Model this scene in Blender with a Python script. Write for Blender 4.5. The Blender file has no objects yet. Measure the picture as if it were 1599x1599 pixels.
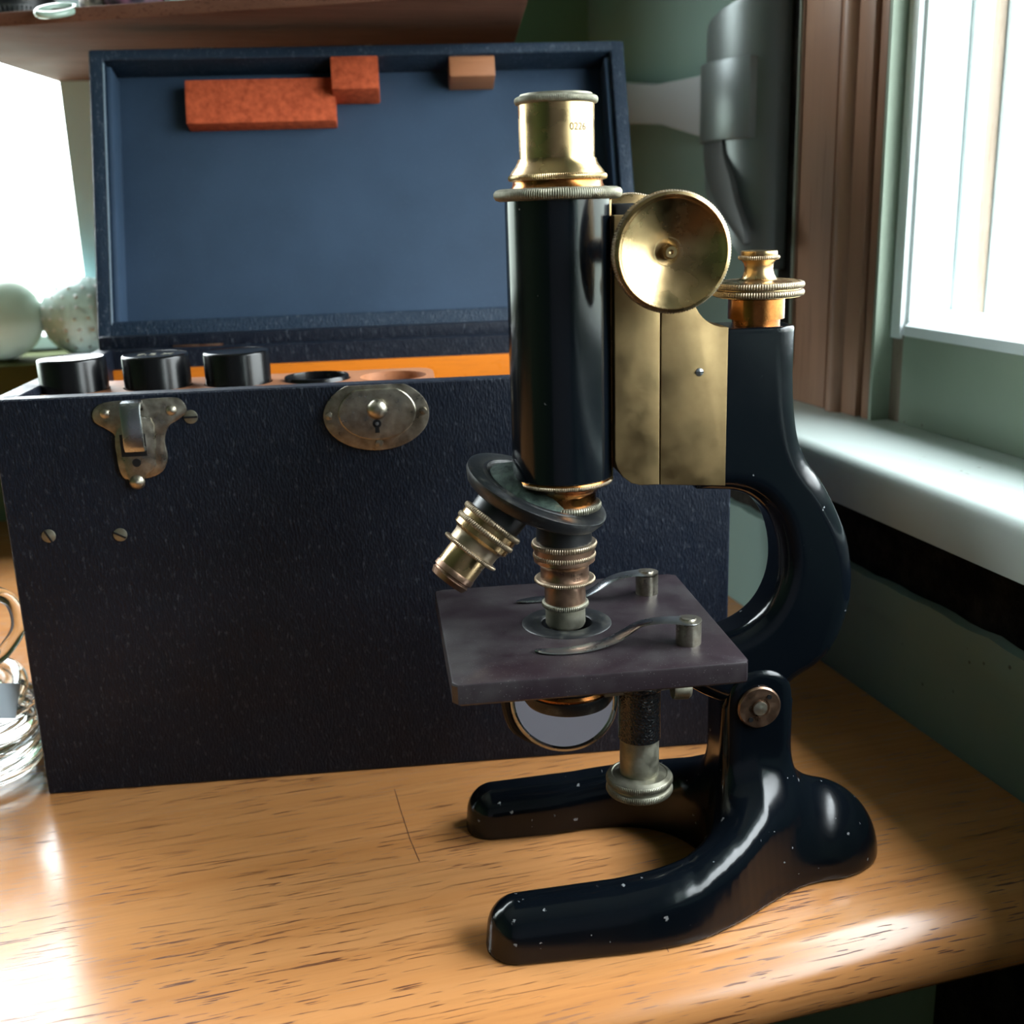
import bpy, bmesh, math, random
import numpy as np
from mathutils import Vector, Matrix
random.seed(7)
PI = math.pi
SC = bpy.context.scene
COL = SC.collection

# ---------------------------------------------------------------- camera, sky, light, exposure
HC = 0.27                                        # camera height above the table top (z = 0)
F_PX, PITCH, ROLL, YAW = 1735.65, 0.26675, 0.031034, 0.264718
def camera():
    cam = bpy.data.cameras.new('camera'); o = bpy.data.objects.new('camera', cam); COL.objects.link(o)
    h = np.array([math.sin(YAW), math.cos(YAW), 0]); up = np.array([0, 0, 1.])
    fw = math.cos(PITCH) * h - math.sin(PITCH) * up
    r = np.array([math.cos(YAW), -math.sin(YAW), 0]); d = np.cross(fw, r)
    r2 = math.cos(ROLL) * r + math.sin(ROLL) * d; d2 = -math.sin(ROLL) * r + math.cos(ROLL) * d
    m = Matrix(((r2[0], -d2[0], -fw[0], 0), (r2[1], -d2[1], -fw[1], 0), (r2[2], -d2[2], -fw[2], HC), (0, 0, 0, 1)))
    o.matrix_world = m
    cam.sensor_width = 36; cam.lens = 36 * F_PX / 1599; cam.clip_start = 0.02
    cam.dof.use_dof = True; cam.dof.focus_distance = 0.43; cam.dof.aperture_fstop = 14
    SC.camera = o
camera()
SKY = 30.0
w = bpy.data.worlds.new('sky'); SC.world = w; w.use_nodes = True
nt = w.node_tree; nt.nodes.clear()
wo = nt.nodes.new('ShaderNodeOutputWorld'); bg = nt.nodes.new('ShaderNodeBackground')
tc = nt.nodes.new('ShaderNodeTexCoord'); sp = nt.nodes.new('ShaderNodeSeparateXYZ'); cr = nt.nodes.new('ShaderNodeValToRGB')
nt.links.new(tc.outputs['Generated'], sp.inputs[0]); nt.links.new(sp.outputs['Z'], cr.inputs[0])
# overcast sky: the zenith three times as bright as the horizon; pale ground below
for k, (p, c) in enumerate(((0.0, (0.20, 0.23, 0.21)), (0.04, (0.33, 0.345, 0.35)), (1.0, (0.93, 0.98, 1.05)))):
    e = cr.color_ramp.elements[k] if k < 2 else cr.color_ramp.elements.new(1.0)
    e.position = p; e.color = (*c, 1)
nt.links.new(cr.outputs[0], bg.inputs[0]); bg.inputs[1].default_value = SKY; nt.links.new(bg.outputs[0], wo.inputs[0])
def portal(name, loc, rot, sx, sy):
    l = bpy.data.lights.new(name, 'AREA'); l.shape = 'RECTANGLE'; l.size = sx; l.size_y = sy; l.energy = 0.0
    l.cycles.is_portal = True
    o = bpy.data.objects.new(name, l); COL.objects.link(o); o.location = loc; o.rotation_euler = rot
# daylight enters through the two windows only (portals guide the sampling of the sky)
portal('window_daylight_right', (0.50, 0.03, 0.45), (0, PI / 2, 0), 0.56, 1.15)
portal('window_daylight_back', (-0.55, 1.20, 0.62), (-PI / 2, 0, 0), 0.92, 0.96)
vs = SC.view_settings
vs.view_transform = 'Standard'; vs.look = 'None'; vs.gamma = 1.0; vs.use_curve_mapping = False
vs.exposure = 0.0
SC.display_settings.display_device = 'sRGB'
cy = SC.cycles
cy.use_denoising = True
try: cy.denoiser = 'OPENIMAGEDENOISE'
except Exception: pass
cy.max_bounces = 10; cy.diffuse_bounces = 5; cy.glossy_bounces = 5; cy.transmission_bounces = 8; cy.transparent_max_bounces = 8
cy.sample_clamp_indirect = 6.0; cy.caustics_reflective = False; cy.caustics_refractive = False

# ---------------------------------------------------------------- mesh helpers
def lin(r, g, b):
    f = lambda c: (c / 255) / 12.92 if c / 255 <= 0.04045 else ((c / 255 + 0.055) / 1.055) ** 2.4
    return (f(r), f(g), f(b), 1)
class MB:
    """collects shapes as vertices and faces; build() links ONE mesh object"""
    def __init__(s): s.v = []; s.f = []
    def add(s, v, f, M=None):
        n = len(s.v)
        if M is not None: v = [M @ Vector(p) for p in v]
        s.v += [tuple(p) for p in v]; s.f += [tuple(i + n for i in q) for q in f]; return s
    def bm(s, bm, M=None):
        bm.verts.index_update()
        s.add([v.co.copy() for v in bm.verts], [[v.index for v in f.verts] for f in bm.faces], M); bm.free(); return s
    def box(s, a, b, bev=0.0, seg=2, M=None):
        bm = bmesh.new(); bmesh.ops.create_cube(bm, size=1)
        for v in bm.verts:
            for i in range(3): v.co[i] = (a[i] + b[i]) / 2 + v.co[i] * (b[i] - a[i])
        if bev > 0: bmesh.ops.bevel(bm, geom=list(bm.edges), offset=bev, segments=seg, profile=0.6, affect='EDGES')
        return s.bm(bm, M)
    def prism(s, poly, t0, t1, axis='Y', bev=0.0, seg=2, M=None):
        """2D outline extruded between t0 and t1 along an axis: Y -> (x,z) outline, Z -> (x,y), X -> (y,z)"""
        bm = bmesh.new()
        def p3(p, t): return {'Y': (p[0], t, p[1]), 'Z': (p[0], p[1], t), 'X': (t, p[0], p[1])}[axis]
        a = [bm.verts.new(p3(p, t0)) for p in poly]; b = [bm.verts.new(p3(p, t1)) for p in poly]
        n = len(poly); fa = bm.faces.new(a); fb = bm.faces.new(b[::-1])
        for i in range(n): bm.faces.new((a[i], b[i], b[(i + 1) % n], a[(i + 1) % n]))
        bmesh.ops.recalc_face_normals(bm, faces=bm.faces)
        if bev > 0:
            ed = [e for e in bm.edges if (e.verts[0] in a and e.verts[1] in a) or (e.verts[0] in b and e.verts[1] in b)]
            bmesh.ops.bevel(bm, geom=ed, offset=bev, segments=seg, profile=0.5, affect='EDGES')
        return s.bm(bm, M)
    def lathe(s, prof, seg=64, M=None, close=True):
        """profile of (r, z) turned around z"""
        v = []; f = []; n = len(prof)
        for r, z in prof:
            for k in range(seg):
                a = 2 * PI * k / seg; v.append((r * math.cos(a), r * math.sin(a), z))
        for i in range(n - 1):
            for k in range(seg):
                k2 = (k + 1) % seg; f.append((i * seg + k, i * seg + k2, (i + 1) * seg + k2, (i + 1) * seg + k))
        if close:
            if prof[0][0] > 1e-6: f.append(tuple(range(seg))[::-1])
            if prof[-1][0] > 1e-6: f.append(tuple((n - 1) * seg + k for k in range(seg)))
        return s.add(v, f, M)
    def knurl(s, r, z0, z1, ribs=90, dep=0.00022, bulge=0.0004, M=None, cap=True):
        """a knurled rim: rounded band with cut ribs"""
        seg = ribs * 4; v = []; f = []; rows = [(r - bulge * 2.2, z0), (r - bulge * .7, z0 + (z1 - z0) * .12), (r, z0 + (z1 - z0) * .35), (r, z0 + (z1 - z0) * .65), (r - bulge * .7, z1 - (z1 - z0) * .12), (r - bulge * 2.2, z1)]
        for i, (rr, z) in enumerate(rows):
            for k in range(seg):
                d = dep if (k % 4 in (2, 3) and 0 < i < 5) else 0
                a = 2 * PI * k / seg; v.append(((rr - d) * math.cos(a), (rr - d) * math.sin(a), z))
        n = len(rows)
        for i in range(n - 1):
            for k in range(seg):
                k2 = (k + 1) % seg; f.append((i * seg + k, i * seg + k2, (i + 1) * seg + k2, (i + 1) * seg + k))
        if cap: f.append(tuple(range(seg))[::-1]); f.append(tuple((n - 1) * seg + k for k in range(seg)))
        return s.add(v, f, M)
    def tube(s, pts, rad, seg=12, M=None, flat=1.0):
        """round bar along points; rad is a number or a list"""
        P = [Vector(p) for p in pts]; n = len(P); v = []; f = []
        R = rad if isinstance(rad, (list, tuple)) else [rad] * n
        t0 = (P[1] - P[0]).normalized(); up = Vector((0, 0, 1)) if abs(t0.z) < 0.9 else Vector((0, 1, 0))
        nrm = t0.cross(up).normalized()
        for i in range(n):
            t = (P[min(i + 1, n - 1)] - P[max(i - 1, 0)]).normalized()
            nrm = (nrm - t * nrm.dot(t)).normalized(); bn = t.cross(nrm)
            for k in range(seg):
                a = 2 * PI * k / seg; v.append(P[i] + nrm * math.cos(a) * R[i] + bn * math.sin(a) * R[i] * flat)
        for i in range(n - 1):
            for k in range(seg):
                k2 = (k + 1) % seg; f.append((i * seg + k, i * seg + k2, (i + 1) * seg + k2, (i + 1) * seg + k))
        f.append(tuple(range(seg))[::-1]); f.append(tuple((n - 1) * seg + k for k in range(seg)))
        return s.add(v, f, M)
    def strip(s, pts, half, th, M=None):
        """flat spring strip lying in xy, following points (x,y,z) with half widths"""
        P = [Vector(p) for p in pts]; n = len(P); v = []; f = []
        for i in range(n):
            t = (P[min(i + 1, n - 1)] - P[max(i - 1, 0)]).normalized()
            sd = t.cross(Vector((0, 0, 1))).normalized(); up = sd.cross(t).normalized()
            h = half[i]
            for a, b in ((-1, 0), (-.8, 1), (.8, 1), (1, 0), (.8, -1), (-.8, -1)): v.append(P[i] + sd * h * a + up * th * b / 2)
        for i in range(n - 1):
            for k in range(6): f.append((i * 6 + k, (i + 1) * 6 + k, (i + 1) * 6 + (k + 1) % 6, i * 6 + (k + 1) % 6))
        f.append(tuple(range(6))); f.append(tuple((n - 1) * 6 + k for k in range(6))[::-1])
        return s.add(v, f, M)
    def build(s, name, mat, parent=None, smooth=35):
        me = bpy.data.meshes.new(name); me.from_pydata(s.v, [], s.f); me.update()
        if smooth:
            bm = bmesh.new(); bm.from_mesh(me); bmesh.ops.recalc_face_normals(bm, faces=bm.faces)
            for fc in bm.faces: fc.smooth = True
            an = math.radians(smooth)
            for e in bm.edges:
                if len(e.link_faces) == 2 and e.calc_face_angle(0) > an: e.smooth = False
            bm.to_mesh(me); bm.free()
        o = bpy.data.objects.new(name, me); COL.objects.link(o)
        for m in (mat if isinstance(mat, (list, tuple)) else [mat]): me.materials.append(m)
        if parent is not None: o.parent = parent
        return o
def tag(o, label=None, cat=None, group=None, kind=None):
    if label: o['label'] = label
    if cat: o['category'] = cat
    if group: o['group'] = group
    if kind: o['kind'] = kind
    return o
def empty(name, loc=(0, 0, 0), rz=0.0, parent=None):
    o = bpy.data.objects.new(name, None); o.empty_display_size = 0.02; COL.objects.link(o)
    o.location = loc; o.rotation_euler = (0, 0, rz)
    if parent: o.parent = parent
    return o
def catmull(P, n=6, closed=False):
    P = [np.array(p, float) for p in P]; N = len(P); out = []
    rng = range(N) if closed else range(N - 1)
    for i in rng:
        g = (lambda j: P[j % N]) if closed else (lambda j: P[min(max(j, 0), N - 1)])
        a, b, c, d = g(i - 1), g(i), g(i + 1), g(i + 2)
        for k in range(n):
            t = k / n
            out.append(0.5 * ((2 * b) + (c - a) * t + (2 * a - 5 * b + 4 * c - d) * t * t + (-a + 3 * b - 3 * c + d) * t ** 3))
    if not closed: out.append(P[-1])
    return [tuple(p) for p in out]
def surface_nets(f, lo, hi, h, steps=3):
    """mesh of the zero surface of a distance function, vertices pushed exactly onto it"""
    ax = [np.arange(lo[i], hi[i] + h, h) for i in range(3)]
    X, Y, Z = np.meshgrid(*ax, indexing='ij'); D = f(X, Y, Z); S = D < 0
    nx, ny, nz = [len(a) - 1 for a in ax]
    acc = np.zeros((nx, ny, nz, 3)); cnt = np.zeros((nx, ny, nz))
    G = np.stack([X, Y, Z], -1)
    cor = [(i, j, k) for i in (0, 1) for j in (0, 1) for k in (0, 1)]
    for c in cor:
        for a in range(3):
            if c[a]: continue
            e = list(c); e[a] = 1
            s0 = tuple(slice(c[i], c[i] + (nx, ny, nz)[i]) for i in range(3)); s1 = tuple(slice(e[i], e[i] + (nx, ny, nz)[i]) for i in range(3))
            m = S[s0] != S[s1]; d0 = D[s0][m]; d1 = D[s1][m]; t = (d0 / (d0 - d1))[:, None]
            acc[m] += G[s0][m] * (1 - t) + G[s1][m] * t; cnt[m] += 1
    act = cnt > 0; idx = -np.ones(cnt.shape, int); idx[act] = np.arange(act.sum())
    V = acc[act] / cnt[act][:, None]; faces = []
    for a in range(3):
        b, c = (a + 1) % 3, (a + 2) % 3
        sl0 = [slice(None)] * 3; sl1 = [slice(None)] * 3; sl0[a] = slice(0, -1); sl1[a] = slice(1, None)
        m = S[tuple(sl0)] != S[tuple(sl1)]; ii = np.argwhere(m); ins = S[tuple(sl0)][m]
        ok = (ii[:, b] > 0) & (ii[:, c] > 0) & (ii[:, b] < (nx, ny, nz)[b]) & (ii[:, c] < (nx, ny, nz)[c])
        ii = ii[ok]; ins = ins[ok]; q = []
        for db, dc in ((1, 1), (0, 1), (0, 0), (1, 0)):
            j = ii.copy(); j[:, b] -= db; j[:, c] -= dc; q.append(idx[j[:, 0], j[:, 1], j[:, 2]])
        q = np.stack(q, 1); q[~ins] = q[~ins][:, ::-1]; faces.append(q)
    Fc = np.concatenate(faces); Fc = Fc[(Fc >= 0).all(1)]
    e = h * 0.05
    for _ in range(steps):
        d = f(V[:, 0], V[:, 1], V[:, 2]); g = np.stack([f(V[:, 0] + e, V[:, 1], V[:, 2]) - d, f(V[:, 0], V[:, 1] + e, V[:, 2]) - d, f(V[:, 0], V[:, 1], V[:, 2] + e) - d], 1) / e
        st = (d / np.maximum((g * g).sum(1), 0.15))[:, None] * g
        V = V - np.clip(st, -h, h) * 0.9
    return V, Fc
def mesh_vf(name, V, Fc, mat, parent=None):
    me = bpy.data.meshes.new(name); me.from_pydata([tuple(v) for v in V], [], [tuple(int(i) for i in q) for q in Fc]); me.update()
    me.polygons.foreach_set('use_smooth', [True] * len(me.polygons)); me.materials.append(mat)
    o = bpy.data.objects.new(name, me); COL.objects.link(o)
    if parent: o.parent = parent
    return o
def T(x=0, y=0, z=0): return Matrix.Translation((x, y, z))
def along(p, d):
    """matrix whose local +z points along d, origin at p"""
    return T(*p) @ Vector(d).to_track_quat('Z', 'Y').to_matrix().to_4x4()

# ---------------------------------------------------------------- material helpers
class Mat:
    def __init__(s, name, base=(0.5, 0.5, 0.5, 1), rough=0.5, metal=0.0, spec=0.5, coat=0.0, coat_rough=0.05, trans=0.0, ior=1.45):
        s.m = bpy.data.materials.new(name); s.m.use_nodes = True; s.n = s.m.node_tree.nodes; s.l = s.m.node_tree.links
        s.b = s.n['Principled BSDF']; i = s.b.inputs
        i['Base Color'].default_value = base; i['Roughness'].default_value = rough; i['Metallic'].default_value = metal
        i['Specular IOR Level'].default_value = spec; i['Coat Weight'].default_value = coat; i['Coat Roughness'].default_value = coat_rough
        i['Transmission Weight'].default_value = trans; i['IOR'].default_value = ior
        s.tc = s.n.new('ShaderNodeTexCoord')
    def co(s, scale=(1, 1, 1), rot=(0, 0, 0), src='Object'):
        m = s.n.new('ShaderNodeMapping'); m.inputs['Scale'].default_value = scale; m.inputs['Rotation'].default_value = rot
        s.l.new(s.tc.outputs[src], m.inputs[0]); return m.outputs[0]
    def noise(s, sc, det=4, rough=0.55, co=None, dist=0.0):
        t = s.n.new('ShaderNodeTexNoise'); t.inputs['Scale'].default_value = sc; t.inputs['Detail'].default_value = det
        t.inputs['Roughness'].default_value = rough; t.inputs['Distortion'].default_value = dist
        s.l.new(co if co is not None else s.co(), t.inputs['Vector']); return t.outputs[0]
    def voro(s, sc, co=None, feat='F1', out='Distance', rnd=1.0):
        t = s.n.new('ShaderNodeTexVoronoi'); t.feature = feat; t.inputs['Scale'].default_value = sc; t.inputs['Randomness'].default_value = rnd
        s.l.new(co if co is not None else s.co(), t.inputs['Vector']); return t.outputs[out]
    def ramp(s, v, stops):
        r = s.n.new('ShaderNodeValToRGB'); e = r.color_ramp.elements
        while len(e) < len(stops): e.new(0.5)
        for k, (p, c) in enumerate(stops):
            e[k].position = p; e[k].color = c if isinstance(c, tuple) else (c, c, c, 1)
        s.l.new(v, r.inputs[0]); return r.outputs[0]
    def mix(s, f, a, b, mode='MIX'):
        m = s.n.new('ShaderNodeMix'); m.data_type = 'RGBA'; m.blend_type = mode
        for sock, val in ((m.inputs[0], f), (m.inputs[6], a), (m.inputs[7], b)):
            if isinstance(val, (int, float, tuple)): sock.default_value = val
            else: s.l.new(val, sock)
        return m.outputs[2]
    def math(s, op, a, b=0.0):
        m = s.n.new('ShaderNodeMath'); m.operation = op
        for sock, val in ((m.inputs[0], a), (m.inputs[1], b)):
            if isinstance(val, (int, float)): sock.default_value = val
            else: s.l.new(val, sock)
        return m.outputs[0]
    def set(s, key, v):
        if isinstance(v, (int, float, tuple)): s.b.inputs[key].default_value = v
        else: s.l.new(v, s.b.inputs[key])
        return s
    def bump(s, h, st=0.3, dist=0.001, coat=False):
        b = s.n.new('ShaderNodeBump'); b.inputs['Strength'].default_value = st; b.inputs['Distance'].default_value = dist
        s.l.new(h, b.inputs['Height']); s.l.new(b.outputs[0], s.b.inputs['Normal'])
        if coat: s.l.new(b.outputs[0], s.b.inputs['Coat Normal'])
        return s
def metal_mat(name, c1, c2, rough=0.28, sc=120, bump=0.05, r2=None):
    m = Mat(name, c1, rough, 1.0)
    n = m.noise(sc, 5, 0.65); m.set('Base Color', m.mix(m.ramp(n, [(0.35, 0.0), (0.68, 1.0)]), c1, c2))
    m.set('Roughness', m.ramp(m.noise(sc * 1.7, 4), [(0.3, rough * 0.75), (0.75, r2 or rough * 1.6)]))
    if bump: m.bump(m.noise(sc * 8, 3), bump, 0.0004)
    return m.m
BRASS = metal_mat('aged_brass', lin(188, 160, 118), lin(170, 142, 102), 0.24, 60, 0.03)
BRASS_DULL = metal_mat('dull_flat_brass', lin(138, 118, 84), lin(124, 104, 72), 0.48, 40, 0.08)
COPPER = metal_mat('lacquered_copper_brass', lin(176, 116, 62), lin(132, 80, 42), 0.22, 80)
BRONZE = metal_mat('brown_tarnished_brass', lin(150, 122, 102), lin(118, 92, 76), 0.34, 90)
KNURL = metal_mat('grey_brown_knurled_brass', lin(168, 152, 130), lin(138, 122, 102), 0.4, 90)
NICKEL = metal_mat('worn_nickel', lin(176, 170, 156), lin(130, 122, 108), 0.32, 150)
STEEL = metal_mat('grey_spring_steel', lin(172, 176, 180), lin(158, 162, 166), 0.24, 30, 0)
DULLNICK = metal_mat('dull_nickel', lin(150, 148, 134), lin(120, 116, 100), 0.48, 100)
PATINA = metal_mat('green_patina', lin(70, 84, 76), lin(40, 48, 46), 0.55, 240, 0.25)
def enamel(name, chips):
    m = Mat(name, lin(6, 9, 14), 0.2, 0, 0.42, 0.0)
    # sparse chips in the paint down to grey primer
    wp = m.n.new('ShaderNodeVectorMath'); wp.operation = 'MULTIPLY_ADD'; wn = m.n.new('ShaderNodeTexNoise'); wn.inputs['Scale'].default_value = 900; wn.inputs['Detail'].default_value = 4
    m.l.new(m.tc.outputs['Object'], wn.inputs['Vector']); m.l.new(wn.outputs[1], wp.inputs[0]); wp.inputs[1].default_value = (.0026, .0026, .0026); m.l.new(m.tc.outputs['Object'], wp.inputs[2])
    v = m.voro(420, wp.outputs[0], out='Distance'); cell = m.voro(420, wp.outputs[0], out='Color')
    sepn = m.n.new('ShaderNodeSeparateColor'); m.l.new(cell, sepn.inputs[0])
    pick = m.math('GREATER_THAN', sepn.outputs[0], 1 - chips)
    size = m.math('MULTIPLY', sepn.outputs[1], 0.42)
    nz = m.math('MULTIPLY', m.noise(1500, 3), 0.5)
    inside = m.math('LESS_THAN', m.math('ADD', v, nz), m.math('ADD', m.math('MULTIPLY', size, 1.15), 0.12))
    mask = m.math('MULTIPLY', pick, inside)
    m.set('Base Color', m.mix(mask, lin(6, 10, 15), lin(108, 110, 112)))
    m.set('Roughness', m.math('ADD', m.math('MULTIPLY', mask, 0.4), m.ramp(m.noise(60, 5), [(0.35, 0.13), (0.75, 0.20)])))
    m.bump(m.noise(70, 3), 0.02, 0.0006)
    return m.m
ENAMEL = enamel('black_enamel', 0.015)
ENAMEL_WORN = enamel('black_enamel_chipped', 0.085)
BLACK = Mat('matt_black_paint', lin(16, 17, 19), 0.4).m
BLACKGLOSS = Mat('black_hard_rubber', lin(9, 10, 12), 0.24, 0, 0.4).m
def crinkle():
    m = Mat('black_crinkle_finish', lin(12, 13, 15), 0.25, 0, 0.5, 0.3)
    m.bump(m.voro(700, feat='DISTANCE_TO_EDGE'), 0.9, 0.0006); return m.m
CRINKLE = crinkle()
def blackened():
    m = Mat('worn_black_brass', lin(20, 22, 24), 0.38)
    n = m.noise(160, 6, 0.7); m.set('Base Color', m.mix(m.ramp(n, [(0.52, 0.0), (0.78, 1.0)]), lin(18, 20, 22), lin(72, 72, 66)))
    m.bump(m.noise(500, 4), 0.15, 0.0004); return m.m
BLACKENED = blackened()
def bakelite():
    m = Mat('dark_plum_bakelite', lin(40, 30, 35), 0.4, 0, 0.35, 0.0, 0.2)
    dust = m.ramp(m.noise(34, 6, 0.65), [(0.42, 0.0), (0.72, 0.75)]); sp = m.ramp(m.voro(900), [(0.06, 1.0), (0.14, 0.0)])
    c = m.mix(dust, lin(31, 22, 27), lin(58, 56, 56)); m.set('Base Color', m.mix(m.math('MULTIPLY', sp, 0.5), c, lin(150, 150, 148)))
    m.set('Roughness', m.ramp(m.noise(40, 4), [(0.3, 0.3), (0.7, 0.5)]))
    m.bump(m.noise(900, 2), 0.06, 0.0003); return m.m
BAKELITE = bakelite()
def leather(name, c1, c2, flecks=0.28, stretch=(1.0, 1.0, 0.4), bmp=0.5):
    m = Mat(name, c1, 0.5, 0, 0.28)
    co = m.co(stretch); g = m.noise(900, 3, 0.6, co); g2 = m.voro(1100, co)
    h = m.math('ADD', g, m.math('MULTIPLY', g2, 0.7))
    fl = m.ramp(m.noise(520, 5, 0.75, co), [(0.56, 0.0), (0.72, flecks)])
    big = m.ramp(m.noise(14, 5), [(0.35, 0.0), (0.75, 1.0)])
    m.set('Base Color', m.mix(fl, m.mix(big, c1, c2), lin(120, 128, 138)))
    m.set('Roughness', m.ramp(m.noise(90, 3), [(0.3, 0.42), (0.7, 0.6)]))
    m.bump(h, bmp, 0.0005); return m.m
LEATHER = leather('blue_black_leatherette', lin(10, 17, 29), lin(18, 25, 38))
LEATHER_LID = leather('blue_black_leatherette_rim', lin(24, 38, 54), lin(34, 48, 64), 0.45, (1, 0.5, 0.5), 0.7)
def lining():
    m = Mat('blue_grey_lining_paper', lin(44, 62, 82), 0.62, 0, 0.3)
    big = m.ramp(m.noise(10, 5), [(0.3, 0.0), (0.75, 1.0)]); fl = m.ramp(m.noise(900, 4, 0.7), [(0.60, 0.0), (0.75, 0.18)])
    m.set('Base Color', m.mix(fl, m.mix(big, lin(40, 56, 75), lin(54, 72, 94)), lin(130, 140, 150)))
    m.bump(m.noise(1400, 3), 0.12, 0.0003); return m.m
LINING = lining()
def wood(name, c_light, c_dark, c_pore, axis='X', pore=0.5, rough=0.3, coat=0.0, sc=1.0, bump=0.1):
    m = Mat(name, c_light, rough, 0, 0.5, coat, 0.12)
    k = 0.035; st = {'X': (k, 1, 1), 'Y': (1, k, 1), 'Z': (1, 1, k)}[axis]
    co = m.co(tuple(s * sc for s in st))
    band = m.noise(34, 4, 0.6, co, 0.4); fine = m.noise(260, 4, 0.7, co); blot = m.noise(9, 5, 0.6)
    c = m.mix(m.ramp(band, [(0.32, 0.0), (0.7, 1.0)]), c_light, c_dark)
    c = m.mix(m.ramp(blot, [(0.4, 0.0), (0.8, 0.55)]), c, c_dark)
    k2 = 0.055; st2 = {'X': (k2, 1, 1), 'Y': (1, k2, 1), 'Z': (1, 1, k2)}[axis]
    pr = m.noise(1050, 2, 0.5, m.co(tuple(s * sc for s in st2))); prm = m.ramp(m.noise(22, 3), [(0.35, 0.35), (0.6, 1.0)])
    pm = m.math('MULTIPLY', m.ramp(pr, [(0.60, 0.0), (0.645, pore)]), prm)
    c = m.mix(pm, c, c_pore); c = m.mix(m.math('MULTIPLY', m.ramp(fine, [(0.45, 0.0), (0.8, 1.0)]), 0.25), c, c_pore)
    m.set('Base Color', c)
    m.set('Roughness', m.math('ADD', m.math('MULTIPLY', pm, 0.3), m.ramp(m.noise(30, 4), [(0.3, rough * 0.9), (0.8, rough * 1.12)])))
    if bump: m.bump(m.math('SUBTRACT', m.math('MULTIPLY', fine, 0.3), pm), bump, 0.0005, coat > 0)
    return m.m
TABLEWOOD = wood('varnished_honey_wood', lin(192, 136, 86), lin(174, 116, 66), lin(92, 52, 28), 'X', 1.0, 0.2, 0.0, 1.0, 0.05)
LINEWOOD = wood('orange_shellac_wood', lin(226, 130, 36), lin(206, 112, 26), lin(150, 78, 16), 'X', 0.2, 0.3, 0.2)
BLOCKWOOD = wood('pale_brown_wood', lin(176, 120, 84), lin(150, 96, 64), lin(100, 60, 36), 'X', 0.3, 0.5)
SHELFWOOD = wood('dark_brown_shelf_wood', lin(112, 78, 64), lin(88, 60, 48), lin(54, 34, 26), 'X', 0.5, 0.75, 0, 0.7)
SHELFWOOD.node_tree.nodes['Principled BSDF'].inputs['Specular IOR Level'].default_value = 0.06
CASINGWOOD = wood('reddish_brown_window_wood', lin(154, 116, 92), lin(134, 98, 76), lin(70, 46, 34), 'Z', 0.25, 0.45, 0.1, 0.25)
def brick_mat():
    m = Mat('brick_red_cork', lin(178, 82, 50), 0.85, 0, 0.2)
    m.set('Base Color', m.mix(m.ramp(m.noise(240, 5), [(0.35, 0.0), (0.7, 1.0)]), lin(196, 92, 58), lin(150, 64, 38))); m.bump(m.noise(900, 4), 0.5, 0.0006); return m.m
CORK = brick_mat()
def paint(name, c1, c2, c3=None, rough=0.55, wear=0.0, sc=5):
    m = Mat(name, c1, rough, 0, 0.4)
    c = m.mix(m.ramp(m.noise(sc, 5), [(0.3, 0.0), (0.75, 1.0)]), c1, c2)
    if c3:
        dots = m.ramp(m.voro(75), [(0.05, 1.0), (0.10, 0.0)]); pick = m.ramp(m.noise(12, 2), [(0.54, 0.0), (0.62, wear)])
        c = m.mix(m.math('MULTIPLY', dots, pick), c, c3)
        chip = m.ramp(m.noise(26, 7, 0.7), [(0.70, 0.0), (0.73, wear)]); c = m.mix(chip, c, c3)
    m.set('Base Color', c); m.bump(m.noise(180, 4), 0.12, 0.0008); return m.m
GREEN = paint('grey_green_wall_paint', lin(128, 152, 144), lin(117, 141, 133), lin(50, 48, 44), 0.6, 0.8)
GREEN_BACK = paint('olive_green_wall_paint', lin(102, 128, 94), lin(93, 118, 86), None, 0.6)
PALE = paint('pale_green_gloss_paint', lin(186, 196, 192), lin(172, 183, 178), lin(110, 100, 84), 0.4, 0.7, 8)
SASHGREEN = paint('pale_sage_sash_paint', lin(150, 163, 146), lin(138, 152, 134), lin(110, 98, 86), 0.45, 0.9, 8)
WHITE = paint('white_window_paint', lin(232, 238, 238), lin(222, 230, 230), lin(140, 130, 116), 0.4, 0.5, 8)
BARE = wood('bare_weathered_wood', lin(150, 134, 118), lin(126, 110, 96), lin(80, 66, 54), 'Z', 0.4, 0.8)
CEIL = paint('off_white_ceiling_paint', lin(206, 208, 200), lin(196, 198, 190))
def black_and_shade():
    m = Mat('black_rough_gap_shade', lin(30, 28, 26), 0.95, 0, 0.1); n = m.noise(30, 6, 0.7)
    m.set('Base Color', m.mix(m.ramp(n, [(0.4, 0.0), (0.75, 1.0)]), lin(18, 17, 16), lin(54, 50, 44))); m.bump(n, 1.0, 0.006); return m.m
BLACK_AND_SHADE = black_and_shade()  # rough black for gaps and boards, also painted shade beside the casing
FLOORWOOD = wood('brown_floor_boards', lin(120, 84, 56), lin(96, 64, 42), lin(50, 32, 20), 'Y', 0.4, 0.4, 0, 0.15)
GLASS = Mat('clear_glass', (0.96, 0.99, 0.97, 1), 0.02, 0, 0.5, trans=1.0, ior=1.46).m
GLASS_BUB = Mat('greyish_glass', lin(190, 212, 204), 0.25, 0, 0.4, 0.3, trans=0.2, ior=1.3).m
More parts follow.
